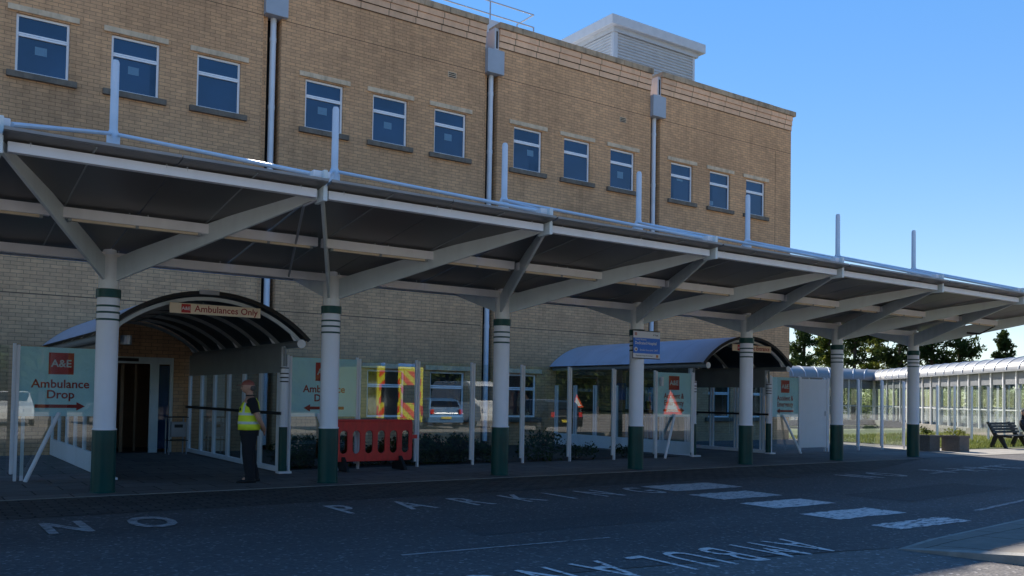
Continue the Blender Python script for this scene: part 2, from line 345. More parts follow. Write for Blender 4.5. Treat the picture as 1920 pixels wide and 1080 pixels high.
# nearer, coarser surface beyond the long joint in the road
joint = [(-60, 17.0), (1.0, 8.6), (2.9, 7.0), (5.16, 6.35), (6.46, 6.15), (8.48, 5.80), (9.05, 5.66)]
sheet('coarse_road_surface', [(-60, -60)] + [(-60, 7.2)] + [(2.0, 7.0)] + joint[3:] + [(9.3, 4.3), (9.6, -60)], 0.004, 'asphalt2')
b = MB()
jl = [(1.0, 7.15), (5.16, 6.36), (6.46, 6.16), (7.5, 6.02), (8.48, 5.81), (9.02, 5.67)]
for (a, c) in zip(jl, jl[1:]):
    b.plate([(a[0], a[1], 0.006), (c[0], c[1], 0.006), (c[0], c[1] + 0.022, 0.006), (a[0], a[1] + 0.03, 0.006)], (0, 0, 0.002))
structure(b.build('road_joint', 'mortar'))
sheet('block_paving', [(-40, 12.35), (19.0, 12.45), (21.5, 13.3), (24.6, 14.46), (-40, 14.46)], 0.004, 'setts')
sheet('pavement', [(-40, 14.50), (60, 14.50), (60, 24.6), (30.79, 24.6), (30.79, 24.05), (-40, 24.05)], 0.008, 'slab')
b = MB(); b.box(-40, 24.6, 14.46, 14.50, -0.1, 0.012); structure(b.build('kerb_edging', 'kerb'))
sheet('pale_pavement', [(28.2, 14.52), (60, 13.2), (60, 17.0), (31.0, 16.55), (29.2, 18.6), (28.4, 18.6)], 0.012, 'paleslab')
# paved island at the lower right
isl = [(9.05, 5.60), (9.75, 5.66), (12.6, 5.84), (24, 6.9), (26, 5.0), (14, 3.2), (9.32, 4.25)]
b = MB(); n = len(isl)
zs = [0.012, 0.05, 0.11, 0.12, 0.12, 0.12, 0.11]
cx_, cy_ = 15.0, 5.4
inner = [(x + (cx_ - x) * 0.025, y + (cy_ - y) * 0.13) for x, y in isl]
b.add([(x, y, -0.02) for x, y in isl] + [(x, y, z) for (x, y), z in zip(isl, zs)] + [(x, y, z + 0.003) for (x, y), z in zip(inner, zs)],
      [(i, (i + 1) % n, (i + 1) % n + n, i + n) for i in range(n)] + [(i + n, (i + 1) % n + n, (i + 1) % n + 2 * n, i + 2 * n) for i in range(n)])
structure(b.build('island_kerb', 'kerb'))
b = MB(); b.add([(x, y, z + 0.003) for (x, y), z in zip(inner, zs)], [tuple(range(n))])
structure(b.build('island_paving', 'islandslab'))
# car park surface, sunlit, behind the camera
M['carpark'] = asphalt('pale_bounce_asphalt', (0.36, 0.32, 0.28), 30, 0.25, 0.25)  # tone set pale to bounce sunlight onto the shaded facade
sheet('car_park', [(9.65, 2.9), (40, 2.9), (60, 9.5), (120, 9.5), (120, -33), (-60, -33), (-60, 3.2), (2.0, 3.2), (9.0, 0.8)], 0.008, 'carpark')
sheet('verge', [(-60, -34), (90, -34), (90, -80), (-60, -80)], 0.02, 'grassland')
sheet('flower_bed', [(6.6, 17.62), (18.0, 17.62), (18.0, 23.98), (6.6, 23.98)], 0.014, 'soil')
b = MB()
gx = [(31.0, 16.6), (34.0, 16.2), (60, 17.2), (60, 60), (31.0, 60), (31.2, 25)]
b.add([(x, y, 0.03) for x, y in gx], [tuple(range(6))]); structure(b.build('lawn', 'grassland'))

# painted markings
def letters(word_pos, y0, mat, h=1.0, flip=False, width=1.0, off=.03):
    for i_, (ch, x) in enumerate(word_pos):
        o = text('road_marking', ch, x, y0, 0.0075 + .0005 * (i_ % 2), h / 0.72, mat, None, rot=(0, 0, PI if flip else 0), sx=width, ext=0.0, offset=off)
        structure(o)
letters([('N', 1.42), ('O', 2.35)], 10.95, 'marking_faint', 0.95, width=0.52, off=.035)
letters([('P', 5.0), ('A', 5.98), ('R', 7.0), ('K', 7.95), ('I', 8.83), ('N', 9.5), ('G', 10.5)], 11.0, 'marking', 0.95, width=0.5, off=.012)
letters([('N', 16.9), ('O', 17.9), ('P', 20.2), ('A', 21.2), ('R', 22.2), ('K', 23.2)], 11.1, 'marking', 0.95, width=0.55)
letters([('A', 8.50), ('M', 8.0), ('B', 7.34), ('U', 6.86), ('L', 6.32), ('A', 5.72), ('N', 5.12), ('C', 4.5), ('E', 3.95)], 6.72, 'marking_bright', 0.88, flip=True, width=0.46, off=.0)
for i, (x0, x1, y0, y1) in enumerate([(11.2, 12.95, 11.1, 12.0), (10.98, 12.45, 9.8, 10.6), (10.82, 12.28, 8.66, 9.34), (10.6, 12.18, 7.42, 8.06), (10.5, 12.2, 6.46, 6.9)]):
    b = MB(); N = 16; top = []; bot = []
    for k in range(N + 1):
        x = x0 + (x1 - x0) * k / N
        bot.append((x, y0 + random.uniform(-.025, .025), 0.006)); top.append((x, y1 + random.uniform(-.025, .025), 0.006))
    b.add(bot + top[::-1], [tuple(range(2 * N + 2))]); structure(b.build('crossing_marking', 'marking_worn' if i == 4 else 'marking_bright' if i > 1 else 'marking'))
b = MB(); b.add([(13.45, 7.0, .006), (19, 7.9, .006), (19, 7.98, .006), (13.4, 7.08, .006)], [(0, 1, 2, 3)]); structure(b.build('lane_marking', 'marking_faint'))
b = MB(); b.add([(4.2, 7.9, .006), (6.8, 7.75, .006), (6.8, 7.79, .006), (4.2, 7.95, .006)], [(0, 1, 2, 3)]); structure(b.build('faded_lane_marking', 'marking_faint'))
b = MB(); b.add([(19.5, 11.2, .006), (24.5, 12.0, .006), (24.5, 12.12, .006), (19.5, 11.32, .006)], [(0, 1, 2, 3)]); structure(b.build('faded_lane_marking', 'marking_faint'))
# faint car-park bay lines reflected in the glass
for k in range(5):
    b = MB(); b.add([(1.5 + k * 2.6, 0.5, .006), (1.62 + k * 2.6, 0.5, .006), (2.6 + k * 2.6, -4, .006), (2.48 + k * 2.6, -4, .006)], [(0, 1, 2, 3)]); structure(b.build('bay_marking', 'marking_bright'))

# ------------------------------------------------------------------ brick building
YB = 24.0
def wall_holes(x0, x1, z0, z1, holes, y, depth=0.16):
    b = MB()
    xs = sorted({x0, x1} | {h[0] for h in holes} | {h[1] for h in holes}); zs_ = sorted({z0, z1} | {h[2] for h in holes} | {h[3] for h in holes})
    for xa, xb in zip(xs, xs[1:]):
        for za, zb in zip(zs_, zs_[1:]):
            if any(h[0] <= xa and xb <= h[1] and h[2] <= za and zb <= h[3] for h in holes): continue
            b.add([(xa, y, za), (xb, y, za), (xb, y, zb), (xa, y, zb)], [(0, 1, 2, 3)])
    for a, c, d, e in holes:
        b.add([(a, y, d), (a, y + depth, d), (a, y + depth, e), (a, y, e)], [(0, 1, 2, 3)])
        b.add([(c, y, d), (c, y + depth, d), (c, y + depth, e), (c, y, e)], [(0, 1, 2, 3)])
        b.add([(a, y, e), (a, y + depth, e), (c, y + depth, e), (c, y, e)], [(0, 1, 2, 3)])
        b.add([(a, y, d), (a, y + depth, d), (c, y + depth, d), (c, y, d)], [(0, 1, 2, 3)])
    return b
bld = thing('hospital_building', (12, 30, 0), 'tall buff brick hospital building with white framed windows behind the canopy', 'building')
WX0, BAY, WS, WW = 2.136, 7.22, 2.106, 1.158
UZ0, UZ1 = 9.13, 10.55
bays = [(-6.2, 0.85), (1.36, 8.10), (8.62, 15.40), (15.92, 22.70), (23.22, 30.80)]
random.seed(3)
def window(x, z0, z1, wdt=WW, notice=None, blueframe=False, tilt=0):
    y = YB + 0.07
    fb = MB(); t = 0.058; zm = z0 + (z1 - z0) * 0.665
    fb.box(x, x + t, y, y + 0.07, z0, z1); fb.box(x + wdt - t, x + wdt, y, y + 0.07, z0, z1)
    fb.box(x + t, x + wdt - t, y, y + 0.07, z0, z0 + t); fb.box(x + t, x + wdt - t, y, y + 0.07, z1 - t, z1)
    fb.box(x + t, x + wdt - t, y - 0.012, y + 0.06, zm - 0.055, zm - 0.006); fb.box(x + t, x + wdt - t, y + 0.002, y + 0.07, zm + 0.006, zm + 0.045)
    f = fb.build('window', 'frame', bld, bevel=0.006)
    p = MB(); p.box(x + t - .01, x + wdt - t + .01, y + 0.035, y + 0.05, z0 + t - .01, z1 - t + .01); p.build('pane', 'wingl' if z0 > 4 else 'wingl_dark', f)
    s = MB(); s.box(x - 0.18, x + wdt + 0.18, YB - 0.09, YB + 0.06, z0 - 0.15, z0 - 0.002); s.build('sill', 'sill', f, bevel=0.008)
    l_ = MB(); l_.box(x - 0.19, x + wdt + 0.2, YB - 0.045, YB + 0.05, z1 + 0.035, z1 + 0.175); l_.build('lintel', 'lintel', f, bevel=0.006)
    if z0 > 4 and random.random() < .7:
        cw = random.uniform(.1, .4); cx0 = x + t + random.choice([0, wdt - 2 * t - cw]); q = MB(); q.box(cx0, cx0 + cw, y + 0.0315, y + 0.0335, z0 + t, z0 + (z1 - z0) * .63); q.build('blind', 'blind', f)
    if notice:
        nx, nz, nw, nh = notice
        q = MB(); q.box(x + nx, x + nx + nw, y + 0.031, y + 0.034, z0 + nz, z0 + nz + nh); q.build('notice', 'notice', f)
    return f
notes = [(0.42, 0.52, 0.26, 0.2), (0.42, 0.52, 0.26, 0.2), None, (0.42, 0.5, 0.28, 0.21), (0.42, 0.48, 0.26, 0.2), (0.42, 0.5, 0.27, 0.21), (0.62, 0.55, 0.26, 0.2), None, (0.42, 0.42, 0.28, 0.24), (0.4, 0.78, 0.32, 0.08), (0.1, 0.1, 0.2, 0.16), (0.08, 0.08, 0.22, 0.6)]
DOOR = (3.35, 5.98, 0.0, 2.45)
holes_all = {}
for bi, (xa, xb) in enumerate(bays):
    holes = []; k = bi - 1
    for i in range(3):
        x = WX0 + k * BAY + i * WS
        holes.append((x, x + WW, UZ0, UZ1))
        nt_ = notes[k * 3 + i] if k >= 0 else None
        window(x, UZ0, UZ1, WW, nt_)
    if k == 1: gx_ = [11.47, 13.60]
    elif k == 2: gx_ = [16.42]
    elif k == 3: gx_ = [25.95, 28.05]
    else: gx_ = []
    for x in gx_:
        holes.append((x, x + 1.24, 0.92, 2.34)); window(x, 0.92, 2.34, 1.24)
    if k == 0: holes.append(DOOR)
    wb = wall_holes(xa, xb, 0.0, 13.0, holes, YB)
    # returns into the downpipe slots
    for xx in (xa, xb): wb.add([(xx, YB, 0), (xx, YB + 0.5, 0), (xx, YB + 0.5, 13), (xx, YB, 13)], [(0, 1, 2, 3)])
    wb.build('wall', 'brick', bld)
    # parapet: three proud blockwork courses and a coping
    for c in range(3):
        q = MB(); q.box(xa - 0.0, xb, YB - 0.03 * (c + 1), YB + 0.5, 13.0 + 0.2 * c + 0.006, 13.2 + 0.2 * c - 0.006)
        q.build('parapet_course', 'blockwork', bld)
    q = MB(); q.box(xa + 0.005, xb - 0.005, YB - 0.02, YB + 0.45, 12.99, 13.6); q.build('parapet_core', 'mortar', bld)
    q = MB(); x = xa - 0.04
    while x < xb:
        x2 = min(x + 0.9, xb + (0.16 if k == 3 else 0.04)); q.box(x, x2 - 0.008, YB - 0.14, YB + 0.56, 13.604, 13.80 + random.uniform(-.004, .004)); x = x2
    q.build('coping', 'coping', bld, bevel=0.01)
    # fine horizontal movement joints
    for z in (12.02, 3.86):
        q = MB(); q.box(xa + .01, xb - .01, YB - 0.003, YB + 0.001, z, z + 0.016); q.build('movement_joint', 'mortar', bld)
q = MB(); q.box(29.8, 29.815, YB - 0.003, YB + 0.001, 0.1, 11.99); q.build('movement_joint', 'mortar', bld)
# slots, narrow piers, rainwater goods
for xa, xb in ((0.85, 1.36), (8.10, 8.62), (15.40, 15.92), (22.70, 23.22)):
    q = MB(); q.box(xa + .001, xa + 0.16, YB + 0.13, YB + 0.5, 0, 12.9); q.build('pier', 'brick', bld)
    q = MB(); q.box(xa + 0.16, xb - .001, YB + 0.42, YB + 0.5, 0, 12.9); q.build('slot_back', 'dark', bld)
    xc = xa + 0.335
    q = MB(); q.cyl((xc, YB + 0.16, 0.15), (xc, YB + 0.16, 12.1), 0.085, n=14)
    for z in (1.9, 3.8, 5.7, 7.6, 9.5, 11.4): q.cyl((xc, YB + 0.16, z), (xc, YB + 0.16, z + 0.12), 0.095, n=14)
    q.build('downpipe', 'downpipe', bld, smooth=True)
    q = MB(); q.box(xc - 0.33, xc + 0.31, YB - 0.16, YB + 0.35, 12.06, 12.84); q.build('rainwater_hopper', 'hopper', bld, bevel=0.008)
    q = MB(); q.box(xc + 0.02, xb - .002, YB + 0.0, YB + 0.5, 12.9, 13.62); q.build('overflow_frame', 'fascia', bld)
    q = MB(); q.box(xc + 0.08, xb - .05, YB - 0.012, YB + 0.0, 12.95, 13.52); q.build('overflow_opening', 'dark', bld)
for x, z in ((14.17, 11.70), (21.35, 11.66)):
    q = MB(); q.box(x - .15, x + .15, YB - 0.012, YB + 0.002, z - .09, z + .09); vv = q.build('vent', 'lintel', bld)
    q = MB()
    for j in range(3): q.box(x - .13, x + .13, YB - 0.016, YB - 0.0125, z - .075 + j * .055, z - .045 + j * .055)
    q.build('slat', 'dark', vv)
q = MB(); q.box(30.40, 30.799, YB + 0.002, 46, 0, 13.6); q.box(-6.2, 30.4, 45.7, 46, 0, 13.6); q.build('end_wall', 'brick', bld)
q = MB(); q.box(30.35, 30.96, YB + 0.57, 46.1, 13.604, 13.8); q.build('end_coping', 'coping', bld)
q = MB(); q.box(-6.19, 30.39, YB + 0.51, 45.69, 12.5, 12.85); q.build('roof', 'fascia', bld)
q = MB(); q.box(-6.25, -6.19, YB + .01, 45.7, 0, 13.2); q.build('end_wall', 'brick', bld)
# entrance inside the arch
q = MB(); x0, x1, _, zt = DOOR
q.box(x0, x1, 26.6, 26.7, 0, 2.6); q.box(x0 - .1, x0, 24.17, 26.6, 0, 2.6); q.box(x1, x1 + .1, 24.17, 26.6, 0, 2.6); q.box(x0, x1, 24.17, 26.6, 2.46, 2.6)
q.build('lobby_wall', paint('lobby_brown', (0.20, 0.105, 0.055), 0.7), bld)
dr = MB()
dr.box(x0, x0 + .08, YB + .05, YB + .16, 0, zt); dr.box(x1 - .08, x1, YB + .05, YB + .16, 0, zt); dr.box(x0 + .08, x1 - .08, YB + .05, YB + .16, 2.28, zt)
dr.box(5.42, 5.62, YB + .045, YB + .165, 0, 2.28)
door = dr.build('entrance_door', 'steel', bld, bevel=.005)
q = MB(); q.box(5.63, x1 - .09, YB + .09, YB + .10, 0.1, 2.25); q.build('side_light', 'wingl', door)
q = MB(); q.box(4.75, 4.83, YB + .3, YB + .36, 0.02, 2.27); q.box(5.15, 5.2, YB + .6, YB + .66, 0.02, 2.27); q.box(4.1, 4.16, YB + .3, YB + .36, 0.02, 2.27); q.build('sliding_leaf', paint('brown_leaf', (.20, .12, .065), .4), door)
q = MB(); q.box(4.55, 5.1, YB - .03, YB + .049, 2.33, 2.41); q.build('door_sensor', 'black', door)
# roof-top plant rooms
def corrugated(x0, x1, y, z0, z1, axis='x', pitch=0.14, d=0.055):
    b = MB(); z = z0; pr = []
    while z < z1:
        pr += [(0, z), (-d, z + pitch * .25), (-d, z + pitch * .6), (0, z + pitch * .85)]; z += pitch
    vs = []
    for o, zz in pr:
        if axis == 'x': vs += [(x0, y + o, zz), (x1, y + o, zz)]
        else: vs += [(y + o, x0, zz), (y + o, x1, zz)]
    b.add(vs, [(2 * i, 2 * i + 1, 2 * i + 3, 2 * i + 2) for i in range(len(pr) - 1)])
    return b
ph = thing('plant_room', (29, 32, 12.85), 'grey louvred rooftop plant room with overhanging flat roof at the right', 'plant room')
corrugated(26.3, 31.4, 30.3, 12.9, 18.2).build('louvre', 'cladding', ph)
corrugated(30.3, 33.6, 26.3, 12.9, 18.2, 'y').build('louvre', 'cladding', ph)
q = MB(); q.box(26.26, 26.52, 30.22, 30.4, 12.86, 18.3); q.box(31.36, 31.5, 30.24, 30.4, 12.86, 18.3); q.build('corner_post', 'fascia', ph)
q = MB(); q.box(26.34, 31.46, 30.34, 33.6, 12.86, 18.25); q.build('core', 'fascia', ph)
q = MB(); q.box(25.95, 31.95, 29.95, 34.0, 18.42, 18.86); q.build('roof_fascia', 'fascia', ph, bevel=.02)
q = MB(); q.box(26.2, 31.65, 30.15, 33.8, 18.2, 18.42); q.build('soffit', 'cladding', ph)
q = MB(); q.cyl((30.2, 30.2, 16.9), (30.2, 30.32, 16.9), 0.09, n=12); q.build('vent_outlet', 'mortar', ph)
p2 = thing('roof_house', (8, 30, 12.85), 'long low grey rooftop plant block edged with a metal guard rail', 'plant room')
corrugated(-6.0, 21.2, 28.3, 12.9, 15.6).build('louvre', 'cladding', p2)
q = MB(); q.box(-6.2, 21.55, 28.0, 29.9, 15.35, 15.9); q.build('roof_fascia', 'fascia', p2, bevel=.03)
q = MB(); q.box(-6.0, 21.2, 28.35, 29.8, 12.86, 15.34); q.build('core', 'fascia', p2)
q = MB()
for z in (16.16, 16.66): q.cyl((-6, 28.15, z), (20.3, 28.15, z), 0.028, n=8)
for x in (-4, -1, 2.5, 6, 9.5, 13, 15.6, 18.25): q.cyl((x, 28.15, 15.9), (x, 28.15, 16.66), 0.03, n=8)
q.cyl((20.3, 28.15, 16.66), (20.3, 29.3, 16.66), 0.028, n=8); q.cyl((20.3, 29.3, 16.66), (20.3, 29.3, 15.9), .028, n=8); q.cyl((20.3, 28.15, 16.16), (20.3, 28.15, 15.9), .03, n=8)
q.build('guard_rail', 'galv', p2, smooth=True)

# ------------------------------------------------------------------ canopy columns
XC0, SP, YC = 2.7166, 3.7145, 15.0
KS = list(range(-1, 7))
ordn = {0: 'leftmost canopy column, beside the cyan Ambulance Drop sign', 1: 'canopy column in front of the red plastic barrier', 2: 'canopy column between the red barrier and the curved shelter',
        3: 'canopy column carrying the blue and white notice', 4: 'canopy column standing before the mouth of the right curved shelter', 5: 'canopy column beside the blank white panel', 6: 'last canopy column on the right, beside the concrete planters', -1: 'canopy column just outside the left edge'}
def make_column(X):
    root = thing('canopy_column', (X, YC, 0), 'x', 'column', 'white and green columns along the canopy')
    q = MB(); q.lathe((X, YC, 0), [(0, .0), (.188, .0), (.188, .02), (.176, .03), (.176, .975)], 28); q.build('green_sleeve', 'green', root, smooth=True)
    q = MB(); q.lathe((X, YC, 0), [(.181, .975), (.181, .995), (.163, 1.0), (.163, 3.03)], 28); q.build('shaft', 'colwhite', root, smooth=True)
    q = MB(); q.lathe((X, YC, 0), [(.163, 3.03), (.182, 3.03), (.182, 3.165), (.15, 3.165)], 28); q.build('collar', 'green', root, smooth=True)
    for z in (2.90, 2.80, 2.69):
        q = MB(); q.lathe((X, YC, 0), [(.163, z - .016), (.174, z - .014), (.174, z + .014), (.163, z + .016)], 28); q.build('ring', 'green', root, smooth=True)
    q = MB(); q.lathe((X, YC, 0), [(.15, 3.165), (.148, 3.62), (.15, 3.62), (.15, 3.70), (0, 3.70)], 24); q.build('column_head', 'colgrey', root, smooth=True)
    for s in (-1, 1):
        a = Vector((X + s * .10, YC - .10, 0)); e = Vector((X + s * (SP / 2 - .03), 11.13, 0)); d = (e - a).normalized()
        nrm = Vector((-d.y, d.x, 0))
        poly = [a + Vector((0, 0, 3.30)), e + Vector((0, 0, 4.17)), e + Vector((0, 0, 4.37)), a + (e - a) * .12 + Vector((0, 0, 3.76)), a + Vector((0, 0, 3.66))]
        q = MB(); q.plate(poly, nrm * 0.045); q.build('roof_arm', 'steel', root, bevel=.006)
    q = MB()
    for s in (-1, 1):
        for z in (3.42, 3.52, 3.62): q.cyl((X + s * .17, YC - .215, z), (X + s * .135, YC - .185, z), .014, n=8)
    q.build('bolt', 'galv', root)
    q = MB(); q.plate([(X, YC + .12, 3.30), (X, 17.0, 3.86), (X, 17.0, 3.93), (X, YC + .12, 3.66)], (0.045, 0, 0)); q.build('rear_bracket', 'steel', root, bevel=.006)
    q = MB(); q.lathe((X, YC, 0), [(.10, 3.7), (.10, 5.58), (.085, 5.62), (.07, 5.66), (.063, 5.68), (.06, 6.74), (.045, 6.785), (0, 6.80)], 16); q.build('mast', 'downpipe', root, smooth=True)
    q = MB()
    for s in (-1, 1):
        q.cyl((X + s * .06, YC - .06, 5.60), (X + s * (SP / 2 - .12), 11.15, 4.50), 0.03, n=8)
    q.cyl((X, YC + .06, 5.6), (X, 17.1, 4.12), 0.022, n=8)
    q.build('tie_rod', 'downpipe', root, smooth=True)
    return root
col = make_column(XC0); settag(col, ordn[0], 'column')
for k in KS:
    if k == 0: continue
    c = copy_tree(col); c.location = (XC0 + k * SP, YC, 0); c['label'] = ordn[k]

# ------------------------------------------------------------------ canopy roof
cr = thing('canopy_roof', (12, 14, 3.7), 'long flat dark-bellied canopy roof on white beams over the pavement', 'canopy')
def zroof(y): return 4.335 - (y - 10.8) * 0.1335
apx = [XC0 + (k + .5) * SP for k in range(-2, 7)]
XL, XE = -6.57, 26.4
for k in range(-2, 7):
    xa = XC0 + (k - .5) * SP + .02; xb = XC0 + (k + .5) * SP - .02
    # end edge of the last bay is skewed
    halves = [(xa, (xa + xb) / 2 - .006), ((xa + xb) / 2 + .006, xb)]
    for (u, v) in halves:
        q = MB(); t = .035
        v2 = v
        if k == 6 and v > 25.5: v2 = 25.3
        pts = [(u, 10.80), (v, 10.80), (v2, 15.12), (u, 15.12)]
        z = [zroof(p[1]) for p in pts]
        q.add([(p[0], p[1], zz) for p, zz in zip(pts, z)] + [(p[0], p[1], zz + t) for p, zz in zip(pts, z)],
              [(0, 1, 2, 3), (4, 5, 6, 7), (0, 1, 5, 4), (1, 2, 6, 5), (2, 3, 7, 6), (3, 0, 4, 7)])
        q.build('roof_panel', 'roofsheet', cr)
        if v < 25:
            q = MB(); um = (u + v) / 2
            q.add([(um - .012, 10.85, zroof(10.85) - .001), (um + .012, 10.85, zroof(10.85) - .001), (um + .012, 15.05, zroof(15.05) - .001), (um - .012, 15.05, zroof(15.05) - .001),
                   (um - .004, 10.85, zroof(10.85) - .014), (um + .004, 10.85, zroof(10.85) - .014), (um + .004, 15.05, zroof(15.05) - .014), (um - .004, 15.05, zroof(15.05) - .014)], [(0, 1, 5, 4), (1, 2, 6, 5), (2, 3, 7, 6), (3, 0, 4, 7), (4, 5, 6, 7)])
            q.build('panel_seam', 'rib', cr)
        q = MB(); q.box(u, v, 10.785, 10.799, zroof(10.8) + .012, zroof(10.8) + .045); q.build('roof_flashing', 'rooflip', cr)
        if k < 6 or v < 25.5:
            q = MB(); pts = [(u, 15.14, 3.79), (v, 15.14, 3.79), (v, 17.15, 4.00), (u, 17.15, 4.00)]
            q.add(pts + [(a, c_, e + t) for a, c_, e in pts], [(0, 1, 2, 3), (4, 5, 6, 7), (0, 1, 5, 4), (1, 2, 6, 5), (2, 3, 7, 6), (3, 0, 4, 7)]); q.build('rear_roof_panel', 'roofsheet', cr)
    q = MB(); q.box(xa + .06, xb - .06, 11.03, 11.13, 4.17, 4.285); q.build('front_beam', 'white', cr, bevel=.006)
    xm = (xa + xb) / 2
    xm_r = min(xb - .0, 25.9)
    q = MB()
    for (u, v) in ((xm - 1.02, xm + .96), (xm + 1.08, xm + SP - 1.1)):
        if k == 6: v = min(v, 26.1)
        if v > u + .2: q.box(u, v, 13.0, 13.1, 3.87, 4.01)
    q.build('middle_beam', 'white', cr, bevel=.006)
    q = MB(); q.box(xa - .02, (xb + .02) if k < 6 else 25.3, 14.93, 15.03, 3.60, 3.74); q.build('valley_beam', 'white', cr, bevel=.006)
    if k < 6:
        q = MB(); q.box(xa - .02, xb + .02, 16.86, 16.96, 3.82, 3.97); q.build('rear_beam', 'hopper', cr)
    for (u, v) in ((xm - .86, xm + .82), (xm + 1.16, xm + SP - 1.2)):
        if k == 6: v = min(v, 26.0)
        if v > u + .3:
            q = MB(); q.box(u, v, 13.02, 13.08, 3.835, 3.868)
            lt = q.build('strip_light', 'tube', cr)
            q = MB()
            for z_ in (u, (u + v) / 2, v): q.box(z_ - .02, z_ + .02, 13.01, 13.09, 3.83, 3.869)
            q.build('clip', 'rib', lt)
    q = MB()
    for yy, zb_, dx in ((11.06, 4.285, (-.12, .12, -SP / 2 + .3, SP / 2 - .3)), (13.05, 4.01, (-.12, .12, 1.4)), (14.98, 3.74, (-.2, .12, 1.7))):
        for d_ in dx:
            if xm + d_ < 25.2: q.cyl((xm + d_, yy - .02, zb_ - .03), (xm + d_, yy - .02, zroof(yy) + .002), .011, n=6)
    q.build('hanger_stud', 'galv', cr)
for x in apx:
    if x > 27.5: continue
    q = MB(); q.box(x - .03, x + .03, 10.94, 11.24, 4.12, 4.53); q.build('apex_plate', 'steel', cr, bevel=.008)
    q = MB(); q.box(x - .14, x + .1, 11.02, 11.2, 4.44, 4.53); q.build('tie_bracket', 'white', cr, bevel=.01)
q = MB(); q.cyl((4.57, 11.15, 4.18), (4.42, 11.3, 4.10), .022, n=8); q.cyl((4.42, 11.3, 4.10), (5.62, 15.0, 3.62), .018, n=8); q.build('conduit', 'galv', cr)
q = MB(); q.cyl((25.9, 13.05, 3.85), (25.55, 13.3, 3.62), .02, n=6); q.cyl((25.55, 13.3, 3.62), (25.4, 13.6, 3.66), .03, n=6); q.build('loose_cable', 'black', cr)

# ------------------------------------------------------------------ glass screens along the pavement
def ae_sign(root, x0, x1, y, z0, z1, lines, arrow=None, sx=1.0, sqx=None):
    """vinyl behind the glass: cyan panel, red square with A&E, words, arrow"""
    q = MB(); q.box(x0, x1, y + .008, y + .011, z0, z1); sg = q.build('sign_panel', 'vinyl', root)
    cx = (x0 + x1) / 2 + (sqx or 0); h = z1 - z0; s = .40 * min(1.0, (x1 - x0) / 1.25 + .12)
    q = MB(); q.box(cx - s / 2, cx + s / 2, y + .0055, y + .0075, z1 - .09 - s * .95, z1 - .09); q.build('red_square', 'red', sg)
    text('lettering', 'A&E', cx, y + .004, z1 - .09 - s * .62, s * .45, 'signwhite', sg, 'CENTER', sx=1.0, offset=.004)
    zz = z1 - .09 - s - .215
    for ln in lines:
        text('lettering', ln, cx, y + .006, zz, .205, 'textred', sg, 'CENTER', sx=sx, offset=.004); zz -= .185
    zz += .045; q = MB()
    if arrow:
        a = arrow; L = (x1 - x0) * .31
        q.plate([(cx - a * L, y + .006, zz - .03), (cx + a * (L - .14), y + .006, zz - .03), (cx + a * (L - .14), y + .006, zz - .075), (cx + a * L, y + .006, zz + .0), (cx + a * (L - .14), y + .006, zz + .075), (cx + a * (L - .14), y + .006, zz + .03), (cx - a * L, y + .006, zz + .03)], (0, .002, 0))
        q.build('arrow', 'textred', sg)
    return sg
def post(root, x, y, h=2.36, z0=0.008):
    q = MB(); q.box(x - .055, x - .006, y - .03, y + .03, z0 + .12, z0 + h); q.box(x + .006, x + .055, y - .03, y + .03, z0 + .0, z0 + h - .02)
    q.box(x - .006, x + .006, y - .018, y + .018, z0 + .12, z0 + h - .03)
    return q.build('post', 'white', root, bevel=.005)
def screen(x0, x1, y, label, left_post=True, right_post=False, sign=None, brace=None, yr=None, gap=0.1):
    root = thing('glass_screen', ((x0 + x1) / 2, y, 0), label, 'glass screen', 'glass screens along the pavement')
    if left_post: post(root, x0, y)
    if right_post: post(root, x1, y)
    q = MB(); q.box(x0 + .05, x1 - .05, y - .005, y + .001, gap, 2.33); q.build('glass_pane', 'glass', root)
    if sign: ae_sign(root, x0 + .055, x1 - .055, y, 1.12, 2.325, *sign)
    if brace:
        q = MB(); q.cyl((brace[0], y - .28, .012), (brace[1], y - .03, 1.18), .036, n=10); q.build('brace', 'white', root, smooth=True)
    return root
YS = 17.4
screen(1.72, 3.1, YS, 'glass screen with cyan Ambulance Drop sign and right-pointing arrow, white diagonal brace', sign=(['Ambulance', 'Drop'], 1), brace=(1.95, 2.42), sqx=None) if False else None
s1 = screen(1.72, 3.12, YS, 'glass screen whose cyan Ambulance Drop sign has an arrow pointing right', sign=(['Ambulance', 'Drop'], 1, 1.0), brace=(1.88, 2.40))
q = MB(); q.box(1.83, 1.88, YS + .01, YS + .06, .01, 2.3); q.build('post', 'white', s1)
screen(.25, 1.66, YS, 'plain glass screen cut by the left edge of the picture', right_post=False)
screen(6.58, 8.12, YS, 'glass screen whose cyan Ambulance Drop sign has an arrow pointing left', sign=(['Ambulance', 'Drop'], -1, 1.0), brace=(7.55, 7.2))
sx_ = [8.12, 9.55, 11.0, 12.42, 13.86, 15.32, 16.85]
lab = ['plain glass screen right behind the red plastic barrier', 'plain glass screen just right of the red barrier, hedge behind', 'plain glass screen directly behind the third canopy column', 'plain glass screen with a bush at its foot, left of the curved shelter',
       'plain glass screen before the left end of the right curved shelter', 'plain glass screen behind the column with the blue notice']
for a, c_, l_ in zip(sx_, sx_[1:], lab): screen(a, c_, YS + .03, l_)
s = screen(16.85, 18.25, YS + .08, 'glass screen with cyan Accident & Emergency sign, left of the right shelter mouth', right_post=True, sign=(['Accident &', 'Emergency'], 1, .82), brace=(16.95, 17.55))
q = MB(); q.box(16.98, 17.06, YS - .01, YS + .07, 1.95, 2.2); q.build('intercom', 'signwhite', s)
